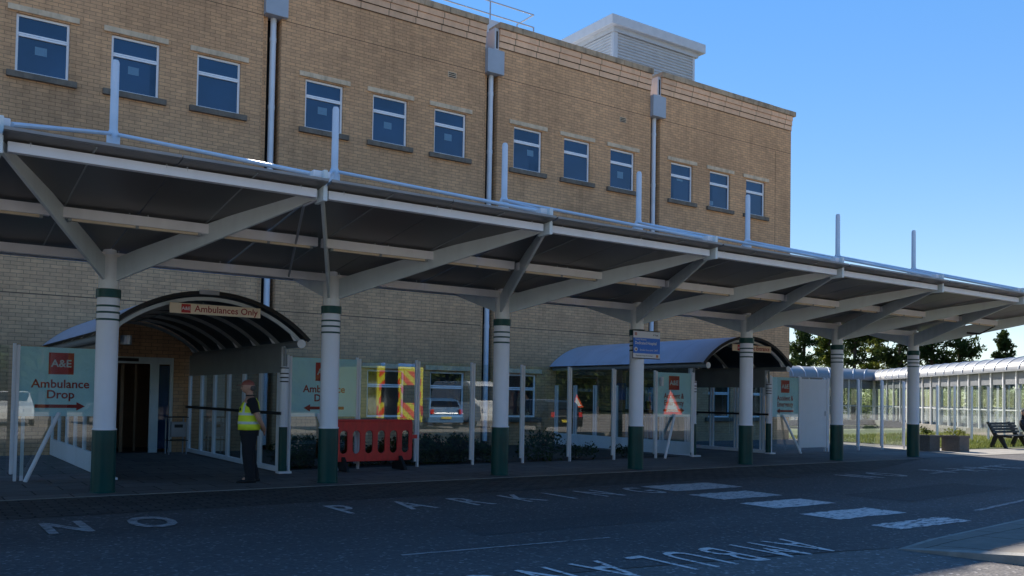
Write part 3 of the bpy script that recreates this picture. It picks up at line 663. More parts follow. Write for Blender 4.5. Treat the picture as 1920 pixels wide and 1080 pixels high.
s = screen(21.72, 23.1, YS + .2, 'glass screen with cyan Accident & Emergency sign, right of the shelter mouth beside the blank panel', right_post=False, sign=(['Accident &', 'Emergency'], -1, .82), brace=(22.8, 22.25))
root = thing('blank_panel', (23.8, YS + .2, 0), 'plain white solid panel standing between the cyan sign and a column', 'panel')
post(root, 23.1, YS + .2); post(root, 24.5, YS + .2)
q = MB(); q.box(23.17, 24.43, YS + .18, YS + .22, .16, 2.3); q.build('board', 'signwhite', root, bevel=.01)
q = MB(); q.box(24.33, 24.36, YS + .16, YS + .18, 1.15, 1.3); q.build('handle', 'galv', root)
for (a, c_, l_) in ((24.55, 26.35, 'plain glass screen right of the blank white panel'), (26.35, 27.7, 'plain glass screen halfway between the last two canopy columns'), (27.7, 29.0, 'plain glass screen just left of the last canopy column')):
    screen(a, c_, YS + .35, l_, right_post=(a > 27))
# screens on the lawn
xs_ = [34.9, 36.22, 37.57, 38.93, 40.3, 41.63, 43.0]
names = ['behind the left concrete planter', 'behind the right concrete planter', 'on the lawn right of the planters', 'on the lawn midway between planters and bench', 'on the lawn just left of the dark bench', 'on the lawn behind the dark bench']
for a, c_, l_ in zip(xs_, xs_[1:], names):
    screen(a, c_, 19.9, 'tall glass screen with thick white posts ' + l_, right_post=(c_ == 43.0), gap=.4)

# ------------------------------------------------------------------ curved shelters
def shelter(xc, hw, yf, name_label, sign_text, side_mat, plinth_left, arrow=False):
    root = thing('curved_shelter', (xc, yf, 0), name_label, 'shelter')
    ze, rise = 2.63, 0.79
    Rr = (hw * hw + rise * rise) / (2 * rise); zc = ze + rise - Rr; a0 = math.asin(hw / Rr); NA = 28
    def arc(r, k, n=NA, s=1.0):
        t = -a0 * s + 2 * a0 * s * k / n; return (xc + r * math.sin(t), zc + r * math.cos(t))
    q = MB(); vs = []
    for k in range(NA + 1):
        for r in (Rr, Rr - .02):
            x, z = arc(r, k)
            vs += [(x, yf, z), (x, 23.98, z)]
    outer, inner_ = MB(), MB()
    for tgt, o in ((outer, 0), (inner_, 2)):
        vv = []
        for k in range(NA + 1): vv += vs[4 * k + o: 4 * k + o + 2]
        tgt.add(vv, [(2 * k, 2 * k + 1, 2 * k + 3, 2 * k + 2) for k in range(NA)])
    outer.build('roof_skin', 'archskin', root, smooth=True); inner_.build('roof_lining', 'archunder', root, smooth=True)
    # front edge trims
    def arch_bar(y0, y1, r0, r1, mat, nm, s=1.0):
        q = MB(); rings_ = []
        for k in range(NA + 1):
            xa, za = arc(r0, k, s=s); xb_, zb_ = arc(r1, k, s=s)
            rings_.append([Vector((xa, y0, za)), Vector((xb_, y0, zb_)), Vector((xb_, y1, zb_)), Vector((xa, y1, za))])
        q.rings(rings_); return q.build(nm, mat, root, smooth=True)
    arch_bar(yf - .03, yf - .001, Rr - .06, Rr + .015, 'black', 'edge_trim')
    n_r = 7
    for i in range(n_r):
        y = yf + .12 + i * (23.8 - yf - .12) / (n_r - 1)
        arch_bar(y, y + .06, Rr - .15, Rr - .085, 'steel' if i == 0 else 'rib', 'arch_rib', s=.97)
    q = MB()
    for i in range(1, n_r):
        y = yf + .12 + i * (23.8 - yf - .12) / (n_r - 1)
        for k in range(NA):
            xa, za = arc(Rr + .003, k); xb_, zb_ = arc(Rr + .003, k + 1)
            q.add([(xa, y, za), (xb_, y, zb_), (xb_, y + .02, zb_), (xa, y + .02, za)], [(0, 1, 2, 3)])
    q.build('roof_seam', 'hopper', root)
    for s_ in (-1, 1):
        xe = xc + s_ * (hw - .17)
        q = MB(); q.cyl((xe, yf + .0, ze - .08), (xe, 23.95, ze - .08), .07, n=14)
        q.build('eaves_beam', 'rib', root, smooth=True)
        q = MB(); q.cyl((xe, yf - .02, ze - .08), (xe, yf - .001, ze - .08), .085, n=16); q.build('beam_cap', 'white', root, smooth=True)
        q = MB()
        for i in range(n_r):
            y = yf + .15 + i * (23.8 - yf - .12) / (n_r - 1)
            q.add([(xe - .09 * s_, y, ze - .02), (xe + .05 * s_, y, ze - .02), (xe - .2 * s_, y, ze + .16), (xe - .09 * s_, y + .03, ze - .02), (xe + .05 * s_, y + .03, ze - .02), (xe - .2 * s_, y + .03, ze + .16)],
                  [(0, 1, 2), (3, 4, 5), (0, 1, 4, 3), (1, 2, 5, 4), (2, 0, 3, 5)])
        q.build('bracket', 'white', root)
        # side wall
        xw = xc + s_ * (hw - .27)
        q = MB(); q.box(xw - .02, xw + .02, yf + .75, 23.95, 2.0, 2.52); q.build('side_header', 'rib' if s_ > 0 else side_mat if side_mat != 'blueglass' else 'blueglass', root)
        q = MB(); q.box(xw - .035, xw + .035, yf + .65, 23.95, .02, .12 if not (plinth_left and s_ < 0) else .40); q.build('plinth', 'white', root, bevel=.005)
        zb_ = .12 if not (plinth_left and s_ < 0) else .40
        q = MB(); npst = 6
        for i in range(npst + 1):
            y = yf + .8 + i * (23.85 - yf - .8) / npst
            q.box(xw - .03, xw + .03, y - .03, y + .03, zb_, 2.0); q.box(xw - .025, xw + .025, y + .09, y + .13, zb_, 2.0)
        q.build('mullion', 'white', root)
        q = MB(); q.box(xw - .003, xw + .003, yf + .8, 23.9, zb_ + .01, 2.0); q.build('side_glass', side_mat, root)
        q = MB(); q.box(xw - .09 * s_ - .02, xw - .09 * s_ + .02, yf + .55, 23.9, 1.16, 1.22); q.build('bump_rail', 'black', root)
        # small green-based column
        xp = xw + .01; yp = yf + .78 if False else yf + .62
        q = MB(); q.lathe((xp, yp, 0), [(0, .01), (.082, .01), (.082, .92)], 18); pc = q.build('column_sleeve', 'green', root, smooth=True)
        q = MB(); q.lathe((xp, yp, 0), [(.086, .92), (.086, .935), (.075, .94), (.075, 2.12), (0, 2.12)], 18); q.build('column_shaft', 'colwhite', root, smooth=True)
        for z in (1.98, 1.90, 1.82, 2.09):
            q = MB(); q.lathe((xp, yp, 0), [(.075, z - .012), (.084, z - .01), (.084, z + .01), (.075, z + .012)], 18); q.build('column_ring', 'black', root, smooth=True)
        q = MB(); q.cyl((xp, yp, 2.12), (xp, yp, 2.5), .03, n=8); q.build('column_stub', 'rib', root)
        q = MB(); q.plate([(xw, yf + .70, 1.75), (xw, yf + .66, 2.15), (xw, yf + .72, 2.35), (xw, yf + .60, 2.52), (xw, yf + .82, 2.52), (xw, yf + .82, 1.75)], (.03, 0, 0)); q.build('scalloped_end', 'white', root)
        q = MB(); q.box(xw - .12, xw + .14 * (1), yf + .45, yf + .64, .01, .05); q.build('foot_plate', 'white', root)
    # name board
    q = MB(); bx0, bx1 = xc - .78, xc + .86
    q.box(bx0, bx1, yf - .06, yf - .034, ze + .36, ze + .545); sg = q.build('sign_board', 'cream', root)
    q = MB(); q.box(bx0 + .20, bx0 + .36, yf - .066, yf - .061, ze + .375, ze + .53); q.build('red_square', 'red', sg)
    text('lettering', 'A&E', bx0 + .28, yf - .068, ze + .425, .085, 'signwhite', sg, 'CENTER', offset=.001)
    text('lettering', sign_text, bx0 + .43, yf - .064, ze + .405, .165, 'textred', sg, sx=.98, offset=.002)
    if arrow:
        pass
    q = MB(); q.cyl((xc - .1, yf + .3, ze + .6), (xc - .1, 22.5, ze + .6), .015, n=6); q.build('lamp_conduit', 'rib', root)
    return root
sh1 = shelter(4.77, 1.87, 16.5, 'curved shelter over the ambulance entrance with an Ambulances Only board', 'Ambulances Only', 'glass', True)
q = MB(); q.box(4.5, 4.85, 16.42, 16.47, 3.36, 3.44); q.build('emergency_lamp', 'galv', sh1)
q = MB(); q.cyl((3.55, 17.8, 2.62), (3.55, 17.8, 2.45), .1, n=12); q.build('camera_dome', 'galv', sh1)
sh2 = shelter(20.05, 1.87, 17.0, 'curved blue-roofed shelter on the right, sign board half hidden by a column', '< Clinic Entrance', 'blueglass', True)
q = MB(); q.box(20.9, 21.6, 23.93, 23.97, 1.55, 2.15); q.build('blue_notice', 'signblue', sh2)
q = MB(); q.box(20.4, 20.62, 21.6, 21.64, 1.25, 1.52); q.build('door_button', 'black', sh2)

# small equipment stand by the entrance
st = thing('equipment_stand', (6.0, 23.3, 0), 'small metal stand holding a grey box beside the ambulance doors', 'stand')
q = MB()
for x in (5.68, 6.1):
    for y in (23.1, 23.45): q.cyl((x, y, .01), (x, y, .95), .018, n=8)
q.build('leg', 'galv', st)
q = MB(); q.box(5.65, 6.13, 23.06, 23.5, .35, .37); q.box(5.65, 6.13, 23.06, 23.5, .93, .95); q.build('shelf', 'black', st)
q = MB(); q.box(5.72, 6.08, 23.1, 23.4, .45, .82); q.build('box', 'galv', st, bevel=.01)
q = MB(); q.box(5.80, 6.0, 23.09, 23.099, .68, .76); q.build('slot', 'black', st)

# ------------------------------------------------------------------ red barrier
br = thing('plastic_barrier', (8.35, 17.0, 0), 'red plastic pedestrian barrier with a row of oval slots on dark feet', 'barrier')
bm = bmesh.new()
X0, X1, Z0, Z1, yb = 7.35, 9.22, .20, 1.06, 17.0
slots = [7.52 + i * .285 for i in range(6)]
def stad(cx, w_, za, zb, n=7):
    r = w_ / 2; pts = []
    for k in range(n): t = PI * k / (n - 1); pts.append((cx + r * math.cos(t), zb - r + r * math.sin(t)))
    for k in range(n): t = PI + PI * k / (n - 1); pts.append((cx + r * math.cos(t), za + r + r * math.sin(t)))
    return pts
rc = .07; out_ = []
for (cx, cz, a) in ((X1 - rc, Z1 - rc, 0), (X0 + rc, Z1 - rc, PI / 2), (X0 + rc, Z0 + rc, PI), (X1 - rc, Z0 + rc, 1.5 * PI)):
    for k in range(4): t = a + PI / 2 * k / 3; out_.append((cx + rc * math.cos(t), cz + rc * math.sin(t)))
loops = [out_] + [stad(c + .11, .17, .36, .84) for c in slots]
edges = []
for lp in loops:
    vs = [bm.verts.new((x - 8.35, 0, z)) for x, z in lp]
    for i in range(len(vs)): edges.append(bm.edges.new((vs[i], vs[(i + 1) % len(vs)])))
bmesh.ops.triangle_fill(bm, use_beauty=True, use_dissolve=False, edges=edges)
# drop faces that fell inside slots
for f in list(bm.faces):
    c = f.calc_center_median()
    for cc in slots:
        cx = cc + .11 - 8.35
        dz = max(0, abs(c.z - .60) - (.24 - .085)); 
        if math.hypot(c.x - cx, dz) < .0845 and all(math.hypot(v.co.x - cx, max(0, abs(v.co.z - .60) - .155)) < .0862 for v in f.verts): bm.faces.remove(f); break
r = bmesh.ops.extrude_face_region(bm, geom=list(bm.faces)); bmesh.ops.translate(bm, vec=(0, .045, 0), verts=[g for g in r['geom'] if isinstance(g, bmesh.types.BMVert)])
bmesh.ops.recalc_face_normals(bm, faces=bm.faces)
me = bpy.data.meshes.new('barrier_panel'); bm.to_mesh(me); bm.free(); me.materials.append(M['redplastic'])
o = bpy.data.objects.new('barrier_panel', me); C.objects.link(o); o.parent = br
md = o.modifiers.new('bevel', 'BEVEL'); md.width = .008; md.segments = 2; md.limit_method = 'ANGLE'
q = MB(); q.box(X0, X1 - .02, 16.985, 17.06, Z1 - .03, Z1 + .012); q.build('top_rim', 'redplastic', br, bevel=.012)
q = MB(); q.box(X1 - .002, X1 + .12, 17.0, 17.045, .66, .74); q.build('coupling_lug', 'redplastic', br, bevel=.008)
for x in (7.62, 8.93):
    q = MB(); q.plate([(x, 16.72, .01), (x, 17.32, .01), (x, 17.30, .06), (x, 17.08, .30), (x, 16.97, .30), (x, 16.74, .06)], (.07, 0, 0)); q.build('foot', 'black', br, bevel=.01)

# ------------------------------------------------------------------ blue and white notice on a column
nb = thing('notice_sign', (13.96, 14.8, 2.5), 'blue and white information sign strapped to a canopy column', 'sign')
ny = 14.795; nx0, nx1 = 13.56, 14.38
q = MB(); q.box(nx0 - .012, nx1 + .005, ny + .003, ny + .012, 2.50, 3.14); bd = q.build('backing', 'black', nb)
q = MB(); q.box(nx0, nx1, ny, ny + .0025, 2.52, 3.12); q.build('face', 'signwhite', nb)
q = MB(); q.box(nx0, nx1, ny - .002, ny - .0003, 2.62, 2.97); q.build('blue_field', 'signblue', nb)
text('lettering', 'Trust Notice', nx0 + .05, ny - .0035, 2.915, .065, 'signwhite', nb, ext=.0005)
text('lettering', 'Dedicated Hospital', nx0 + .05, ny - .0035, 2.825, .093, 'signwhite', nb, sx=.92, offset=.0015, ext=.0005)
text('lettering', 'Smoke free zone  24/7', nx0 + .2, ny - .0035, 2.68, .06, 'signwhite', nb, ext=.0005)
text('lettering', 'A Trust', nx1 - .22, ny - .0015, 3.03, .05, 'black', nb, offset=.001, ext=.0005)
text('lettering', 'Please help us keep this site clean', nx0 + .08, ny - .0015, 2.56, .038, 'black', nb, ext=.0005)
q = MB(); q.cyl((nx0 + .08, ny - .004, 2.71), (nx0 + .08, ny - .0025, 2.71), .05, n=16); q.build('emblem', 'signwhite', nb)
q = MB(); q.cyl((nx0 + .085, ny - .006, 2.705), (nx0 + .085, ny - .0045, 2.705), .026, n=8); q.build('emblem_figure', paint('skin_brown', (.45, .16, .07), .6), nb)
q = MB(); q.box(nx0 + .04, nx0 + .11, ny - .002, ny - .0003, 3.02, 3.09); q.build('crest', paint('crest_pink', (.5, .25, .22), .6), nb)
q = MB(); q.box(nx1 - .12, nx1 - .05, ny - .002, ny - .0003, 2.54, 2.60); q.build('crest', paint('crest_orange', (.5, .22, .08), .6), nb)

# ------------------------------------------------------------------ covered walkway on the right
wk = thing('covered_walkway', (50, 30, 0), 'glazed covered walkway with ribbed white barrel roof bending past the lawn', 'walkway')
path = [(44.9, 36.3), (50.0, 36.6), (56.0, 36.7), (56.9, 36.2), (53.05, 33.01), (45.63, 24.78), (41.19, 19.48), (36.5, 13.9)]
path = [(44.5, 36.4), (56.4, 36.75), (41.19, 19.48), (37.5, 15.1)]
ze_, hw_ = 3.2, 1.35
def seg_frames(a, b_):
    a = Vector((*a, 0)); b_ = Vector((*b_, 0)); d = (b_ - a).normalized(); nrm = Vector((-d.y, d.x, 0)); return a, b_, d, nrm
roof_m = MB(); rib_m = MB(); fas = MB(); mul = MB(); gls = MB(); bank = MB()
# the near eave follows the path; the roof spans behind it
def barrel(a, b_, side, r0, r1, m1, m2):
    a, b_, d, nrm = seg_frames(a, b_); nrm = nrm * side; L = (b_ - a).length; K = 14
    def pt(s, k, o=0.0):
        t = PI * k / K; rise = r0 + (r1 - r0) * s / L
        mit = m1 + (m2 - m1) * s / L
        off = hw_ * (1 - math.cos(t)) ; return a + d * (s + mit * off) + nrm * (off - o * math.cos(t)) + Vector((0, 0, ze_ + (rise + o) * math.sin(t)))
    vs = []; 
    for k in range(K + 1): vs += [pt(0, k), pt(L, k)]
    roof_m.add(vs, [(2 * k, 2 * k + 1, 2 * k + 3, 2 * k + 2) for k in range(K)])
    nr = int(L / 1.25)
    for i in range(nr + 1):
        s = L * i / nr; rb = MB()
        for k in range(K):
            p = [pt(s, k, .035), pt(min(L, s + .07), k, .035), pt(min(L, s + .07), k + 1, .035), pt(s, k + 1, .035), pt(s, k, -.01), pt(min(L, s + .07), k, -.01), pt(min(L, s + .07), k + 1, -.01), pt(s, k + 1, -.01)]
            if (p[0] - p[1]).length > .01: rb.add(p, [(0, 1, 2, 3), (0, 3, 7, 4), (1, 2, 6, 5)])
        if rb.v: rb.build('roof_rib', 'hopper', wk)
    fas.bar(a + Vector((0, 0, 2.86)) + nrm * .1, b_ + Vector((0, 0, 2.86)) + nrm * .1, .04, .62)
    fas.bar(a + Vector((0, 0, 3.18)), b_ + Vector((0, 0, 3.18)), .22, .08)
    nm = int(L / 1.35)
    for i in range(nm + 1):
        p = a + d * (L * i / nm) + nrm * .1
        mul.bar(p - nrm * .03 + Vector((0, 0, .3)), p - nrm * .03 + Vector((0, 0, 3.14)), .09, .09, up=d)
        p2_ = p + nrm * 2.5
        mul.bar(p2_ + Vector((0, 0, .3)), p2_ + Vector((0, 0, 3.14)), .09, .09, up=d)
    for z in (1.35,): mul.bar(a + nrm * .1 + Vector((0, 0, z)), b_ + nrm * .1 + Vector((0, 0, z)), .05, .05)
    mul.bar(a + nrm * 2.6 + Vector((0, 0, 1.35)), b_ + nrm * 2.6 + Vector((0, 0, 1.35)), .05, .05)
    gls.bar(a + nrm * .1 + Vector((0, 0, 1.5)), b_ + nrm * .1 + Vector((0, 0, 1.5)), .01, 2.3)
    fas.bar(a + nrm * 2.6 + Vector((0, 0, 2.9)), b_ + nrm * 2.6 + Vector((0, 0, 2.9)), .04, .5)
    bank.bar(a + nrm * .1 + Vector((0, 0, .2)), b_ + nrm * .1 + Vector((0, 0, .2)), .2, .4)
barrel(path[0], path[1], 1, .72, .80, 0, 2.2)
barrel(path[1], path[3], 1, .80, .66, -2.2, 0)
roof_m.build('barrel_roof', paint('white_barrel', (.17, .165, .16), .35, var=.06, scale=.6, dirt=.15), wk, smooth=True)
fas.build('fascia', paint('shade_toned_fascia', (.20, .21, .23), .5), wk); mul.build('mullion', 'white', wk); gls.build('glazing', 'glass', wk); bank.build('base_wall', 'kerb', wk)  # fascia colour darkened to stand in for shade under the eave
q = MB(); a = Vector((44.4, 36.4, ze_)); K = 18
q.add([a + Vector((0, hw_, 0))] + [a + Vector((0, hw_ * (1 - math.cos(PI * k / K)), .72 * math.sin(PI * k / K))) for k in range(K + 1)], [(0, k + 1, k + 2) for k in range(K)])
q.build('gable_end', 'white', wk)

# ------------------------------------------------------------------ planters, bench, grass
leafcache = {}
def leaves(mb, c, r, n, s, flat=0.7):
    for _ in range(n):
        d = Vector((random.gauss(0, 1), random.gauss(0, 1), random.gauss(0, 1) * flat)).normalized() * r * random.random() ** .45
        p = Vector(c) + d
        u = Vector((random.gauss(0, 1), random.gauss(0, 1), random.gauss(0, 1))).normalized(); v = u.orthogonal().normalized()
        u2 = u.cross(v); a = s * random.uniform(.6, 1.3)
        mb.add([p - v * a * .45, p + u2 * a, p + v * a * .45, p - u2 * a * .8], [(0, 1, 2, 3)])
def planter(x, y, label):
    t = thing('planter', (x, y, 0), label, 'planter', 'concrete planters by the lawn')
    w2, h_ = .31, .62
    q = MB(); q.box(x - w2, x + w2, y - w2, y + w2, 0.012, .52 * h_ + .14); q.box(x - w2 - .02, x + w2 + .02, y - w2 - .02, y - w2 + .05, .46, .54); q.box(x - w2 - .02, x + w2 + .02, y + w2 - .05, y + w2 + .02, .46, .54)
    q.box(x - w2 - .02, x - w2 + .05, y - w2 + .05, y + w2 - .05, .46, .54); q.box(x + w2 - .05, x + w2 + .02, y - w2 + .05, y + w2 - .05, .46, .54)
    q.build('tub', 'planter', t)
    q = MB()
    for _ in range(5): leaves(q, (x + random.uniform(-.2, .2), y + random.uniform(-.2, .2), .60 + random.uniform(0, .12)), .14, 40, .045)
    q.build('foliage', 'leaf_mid', t)
planter(28.7, 16.75, 'left of two square concrete planters with yellow-green plants')
planter(29.45, 16.15, 'right of two square concrete planters with yellow-green plants')
gb = MB(); random.seed(11)
for _ in range(15000):
    x = random.uniform(31.1, 46); y = 16.6 + random.random() ** 1.4 * 9 + .03 * (x - 31)
    if x < 31.3 and y > 24: continue
    h = random.uniform(.05, .14) * (1.6 if random.random() < .1 else 1); a = random.uniform(0, PI); w_ = .015
    dx, dy = math.cos(a) * w_, math.sin(a) * w_; lx, ly = random.gauss(0, .03), random.gauss(0, .03)
    gb.add([(x - dx, y - dy, .03), (x + dx, y + dy, .03), (x + lx, y + ly, .03 + h)], [(0, 1, 2)])
g_ = gb.build('grass', 'grassblade'); g_['kind'] = 'stuff'

bn = thing('park_bench', (33.6, 16.5, 0), 'dark bench at the lawn edge with a seated figure, cut by the right edge', 'bench')
bx = 33.15
for dx in (0.0, 1.5):
    q = MB(); q.plate([(bx + dx, 16.25, .02), (bx + dx, 16.35, .02), (bx + dx, 16.60, .42), (bx + dx, 16.78, .02 + .0), (bx + dx, 16.90, .02), (bx + dx, 16.74, .46), (bx + dx, 17.0, .95), (bx + dx, 16.93, .97), (bx + dx, 16.62, .5), (bx + dx, 16.1, .47), (bx + dx, 16.1, .40), (bx + dx, 16.42, .42)], (.09, 0, 0)); q.build('end_frame', 'black', bn)
q = MB()
for y in (16.14, 16.26, 16.38, 16.50): q.box(bx - .15, bx + 1.75, y, y + .1, .47, .50)
q.build('seat', paint('bench_wood', (.03, .035, .035), .7), bn)
q = MB()
for i in range(4): q.box(bx - .15, bx + 1.75, 16.68 + .055 * i, 16.71 + .055 * i, .56 + .1 * i, .645 + .1 * i)
q.build('backrest', paint('bench_back', (.05, .06, .062), .7), bn)

# ------------------------------------------------------------------ people (skinned bodies)
def skin_mesh(name, verts, edges, radii, mat, parent, sub=2, root=0):
    me = bpy.data.meshes.new(name); me.from_pydata(verts, edges, [])
    o = bpy.data.objects.new(name, me); C.objects.link(o); o.parent = parent
    m1 = o.modifiers.new('skin', 'SKIN'); m2 = o.modifiers.new('sub', 'SUBSURF'); m2.levels = sub; m2.render_levels = sub
    for i, r in enumerate(radii):
        sv = me.skin_vertices[0].data[i]; sv.radius = (r, r) if not isinstance(r, tuple) else r; sv.use_root = (i == root)
    m1.use_smooth_shade = True; me.materials.append(M[mat] if isinstance(mat, str) else mat); return o
M['skin'] = paint('skin', (.50, .27, .18), .55, var=.08, scale=12)
M['hair'] = paint('grey_hair', (.10, .095, .09), .9, var=.3, scale=40)
M['cap'] = paint('bald_red_skin', (.30, .085, .055), .5, var=.12, scale=12)
M['navy'] = paint('navy_cloth', (.012, .014, .022), .85, var=.2, scale=10, bump=.2)
M['blackcloth'] = paint('black_cloth', (.010, .010, .013), .85, var=.2, scale=10, bump=.2)
M['hivis'] = paint('hi_vis_yellow', (.86, 1.0, .04), .7, var=.08, scale=8, bump=.15)
M['reflect'] = paint('reflective_tape', (.66, .72, .66), .4, var=.06, scale=20)

def ell(c, rx, ry, n=20, rot=0.0, tilt=0.0):
    """horizontal ellipse ring, local facing -X is forward"""
    out = []
    for k in range(n):
        t = 2 * PI * k / n; x, y = rx * math.cos(t), ry * math.sin(t)
        out.append(Vector((c[0] + x * math.cos(rot) - y * math.sin(rot), c[1] + x * math.sin(rot) + y * math.cos(rot), c[2] + tilt * x)))
    return out
# guard: local frame, forward = -X, his left side = -Y (towards the camera)
P = thing('person', (5.2, 15.62, .008), 'grey-haired person in a hi-vis yellow vest and black clothes, hands clasped behind', 'person')
rz = math.radians(-14)
def L(x, y, z): return (x, y, z)
# continuous body: pelvis, spine, neck, head, arms, hands, legs
V = [(0, 0, .94), (-.01, 0, 1.12), (-.005, 0, 1.30), (.01, 0, 1.43), (.0, 0, 1.515), (-.015, 0, 1.57),      # 0-5 spine to neck
     (-.03, 0, 1.645), (-.025, 0, 1.715),                                                                # 6,7 head
     (.02, -.17, 1.425), (.07, -.215, 1.28), (.12, -.235, 1.13), (.19, -.16, 1.0), (.225, -.08, .93), (.22, -.02, .89),  # 8-13 left arm
     (.02, .17, 1.425), (.07, .215, 1.28), (.12, .235, 1.13), (.19, .16, 1.0), (.21, .06, .94), (.205, .0, .91),    # 14-19 right arm
     (-.01, -.09, .86), (-.02, -.095, .50), (.02, -.10, .10), (-.10, -.10, .05),                           # 20-23
     (.01, .09, .86), (.03, .095, .50), (.10, .11, .10), (-.01, .12, .05)]                                 # 24-27
Ed = [(0, 1), (1, 2), (2, 3), (3, 4), (4, 5), (5, 6), (6, 7), (3, 8), (8, 9), (9, 10), (10, 11), (11, 12), (12, 13),
      (3, 14), (14, 15), (15, 16), (16, 17), (17, 18), (18, 19), (0, 20), (20, 21), (21, 22), (22, 23), (0, 24), (24, 25), (25, 26), (26, 27)]
Rd = [(.13, .15), (.125, .14), (.125, .145), (.11, .12), .062, .058, (.085, .075), (.088, .075), .062, .05, .043, .034, .032, .022,
      .062, .05, .043, .034, .03, .022, .088, .062, .042, .035, .088, .062, .042, .035]
rotm = Matrix.Rotation(rz, 4, 'Z')
def RV(vs): return [tuple(rotm @ Vector(v)) for v in vs]
body = skin_mesh('body', RV(V), Ed, Rd, 'skin', P)
# fingers: short skinned chains rooted in the clasped hand
for i in range(4):
    z = .925 - i * .018
    skin_mesh('finger', RV([(.215, -.03, z - .01), (.243, .0, z - .02), (.245, .028, z - .035 - .003 * i), (.225, .045, z - .045)]), [(0, 1), (1, 2), (2, 3)], [.010, .0095, .009, .008], 'skin', P, 1)
skin_mesh('thumb', RV([(.205, -.04, .935), (.19, -.015, .945), (.188, .012, .94)]), [(0, 1), (1, 2)], [.012, .011, .009], 'skin', P, 1)
# head features
q = MB()
def PB(mb, nm, mat, **k):
    mb.v = [rotm @ Vector(v) + Vector(P.location) for v in mb.v]; return mb.build(nm, mat, P, **k)
def ellipsoid(c, r, n=16, m=10, z0=-1.0, z1=1.0):
    b = MB(); rg = []
    for j in range(m + 1):
        s = z0 + (z1 - z0) * j / m; s = max(-.999, min(.999, s)); rr = math.sqrt(1 - s * s)
        rg.append([Vector((c[0] + r[0] * rr * math.cos(2 * PI * k / n), c[1] + r[1] * rr * math.sin(2 * PI * k / n), c[2] + r[2] * s)) for k in range(n)])
    b.rings(rg); return b
PB(ellipsoid((-.03, 0, 1.68), (.103, .079, .125), 20, 14), 'head', 'skin', smooth=True)
PB(ellipsoid((-.033, 0, 1.70), (.106, .083, .112), 20, 8, .15, 1.0), 'cap_crown', 'cap', smooth=True)
b_ = MB(); b_.plate([(-.125, -.06, 1.715), (-.20, -.045, 1.705), (-.215, 0, 1.705), (-.20, .045, 1.705), (-.125, .06, 1.715)], (0, 0, .012)); PB(b_, 'cap_peak', 'cap', bevel=.003)
PB(ellipsoid((.012, 0, 1.665), (.072, .082, .07), 16, 8), 'hair', 'hair', smooth=True)
b_ = MB(); b_.rings([[Vector((-.128, -.016, 1.64)), Vector((-.128, .016, 1.64)), Vector((-.135, 0, 1.69))], [Vector((-.152, -.006, 1.648)), Vector((-.152, .006, 1.648)), Vector((-.14, 0, 1.68))]]); PB(b_, 'nose', 'skin', smooth=True)
PB(ellipsoid((-.02, -.082, 1.665), (.018, .01, .032), 10, 6), 'ear', 'skin', smooth=True)
PB(ellipsoid((-.02, .082, 1.665), (.018, .01, .032), 10, 6), 'ear', 'skin', smooth=True)
for s_ in (-1, 1): PB(ellipsoid((-.121, s_ * .03, 1.685), (.010, .012, .008), 8, 6), 'eye', 'black', smooth=True)
PB(ellipsoid((-.118, 0, 1.605), (.012, .028, .006), 10, 6), 'mouth', 'cap', smooth=True)
# shirt: torso shell + sleeves + collar
def shell(levels, nm, mat, n=24):
    b = MB(); b.rings([ell(c, rx, ry, n, 0) for c, rx, ry in levels], cap=False); return PB(b, nm, mat, smooth=True)
shell([((0, 0, .93), .145, .185), ((-.01, 0, 1.1), .15, .18), ((-.005, 0, 1.28), .142, .19), ((.01, 0, 1.40), .118, .19), ((.01, 0, 1.46), .085, .135), ((.004, 0, 1.50), .068, .075), ((.0, 0, 1.545), .067, .07)], 'shirt', 'blackcloth')
for s_ in (-1, 1):
    b = MB(); pts = [((.01, s_ * .15, 1.455), .075), ((.03, s_ * .19, 1.40), .078), ((.055, s_ * .212, 1.30), .07), ((.075, s_ * .222, 1.23), .068)]
    rg = []
    for i, (c, r_) in enumerate(pts):
        c = Vector(c); nx = Vector(pts[min(i + 1, 3)][0]) - Vector(pts[max(i - 1, 0)][0]); d = nx.normalized(); u = d.orthogonal().normalized(); v = u.cross(d)
        rg.append([c + (u * math.cos(2 * PI * k / 14) + v * math.sin(2 * PI * k / 14)) * r_ for k in range(14)])
    b.rings(rg); PB(b, 'sleeve', 'blackcloth', smooth=True)
# vest
def vest_ring(z, c, rx, ry, n=28):
    return ell((c, 0, z), rx, ry, n)
lv = [(.925, -.002, .172, .200), (1.0, -.005, .172, .200), (1.12, -.008, .168, .196), (1.25, -.004, .160, .196), (1.33, .0, .152, .188), (1.41, .008, .132, .165), (1.462, .012, .100, .12), (1.49, .012, .086, .09)]
b = MB(); rg = [vest_ring(*l_) for l_ in lv]; b.rings(rg, cap=False)
b.f = [f for f in b.f if not (lambda c: (c.x < -.06 and abs(c.y) < .05 + (c.z - 1.3) * .3 and c.z > 1.30))(sum((b.v[i] for i in f), Vector()) / len(f))]
vest = PB(b, 'vest', 'hivis', smooth=True)
md = vest.modifiers.new('solid', 'SOLIDIFY'); md.thickness = .012; md.offset = -1
def vest_r(z, off=.004):
    for (z0_, c0, a0_, b0_), (z1_, c1, a1_, b1_) in zip(lv, lv[1:]):
        if z0_ <= z <= z1_:
            t = (z - z0_) / (z1_ - z0_); return (c0 + (c1 - c0) * t, a0_ + (a1_ - a0_) * t + off, b0_ + (b1_ - b0_) * t + off)
for z in (1.03, 1.185):
    b = MB(); rg = []
    for zz in (z, z + .045):
        c0, a_, b0_ = vest_r(zz); rg.append(ell((c0, 0, zz), a_, b0_, 32))
    b.rings(rg, cap=False); PB(b, 'reflective_band', 'reflect', smooth=True)
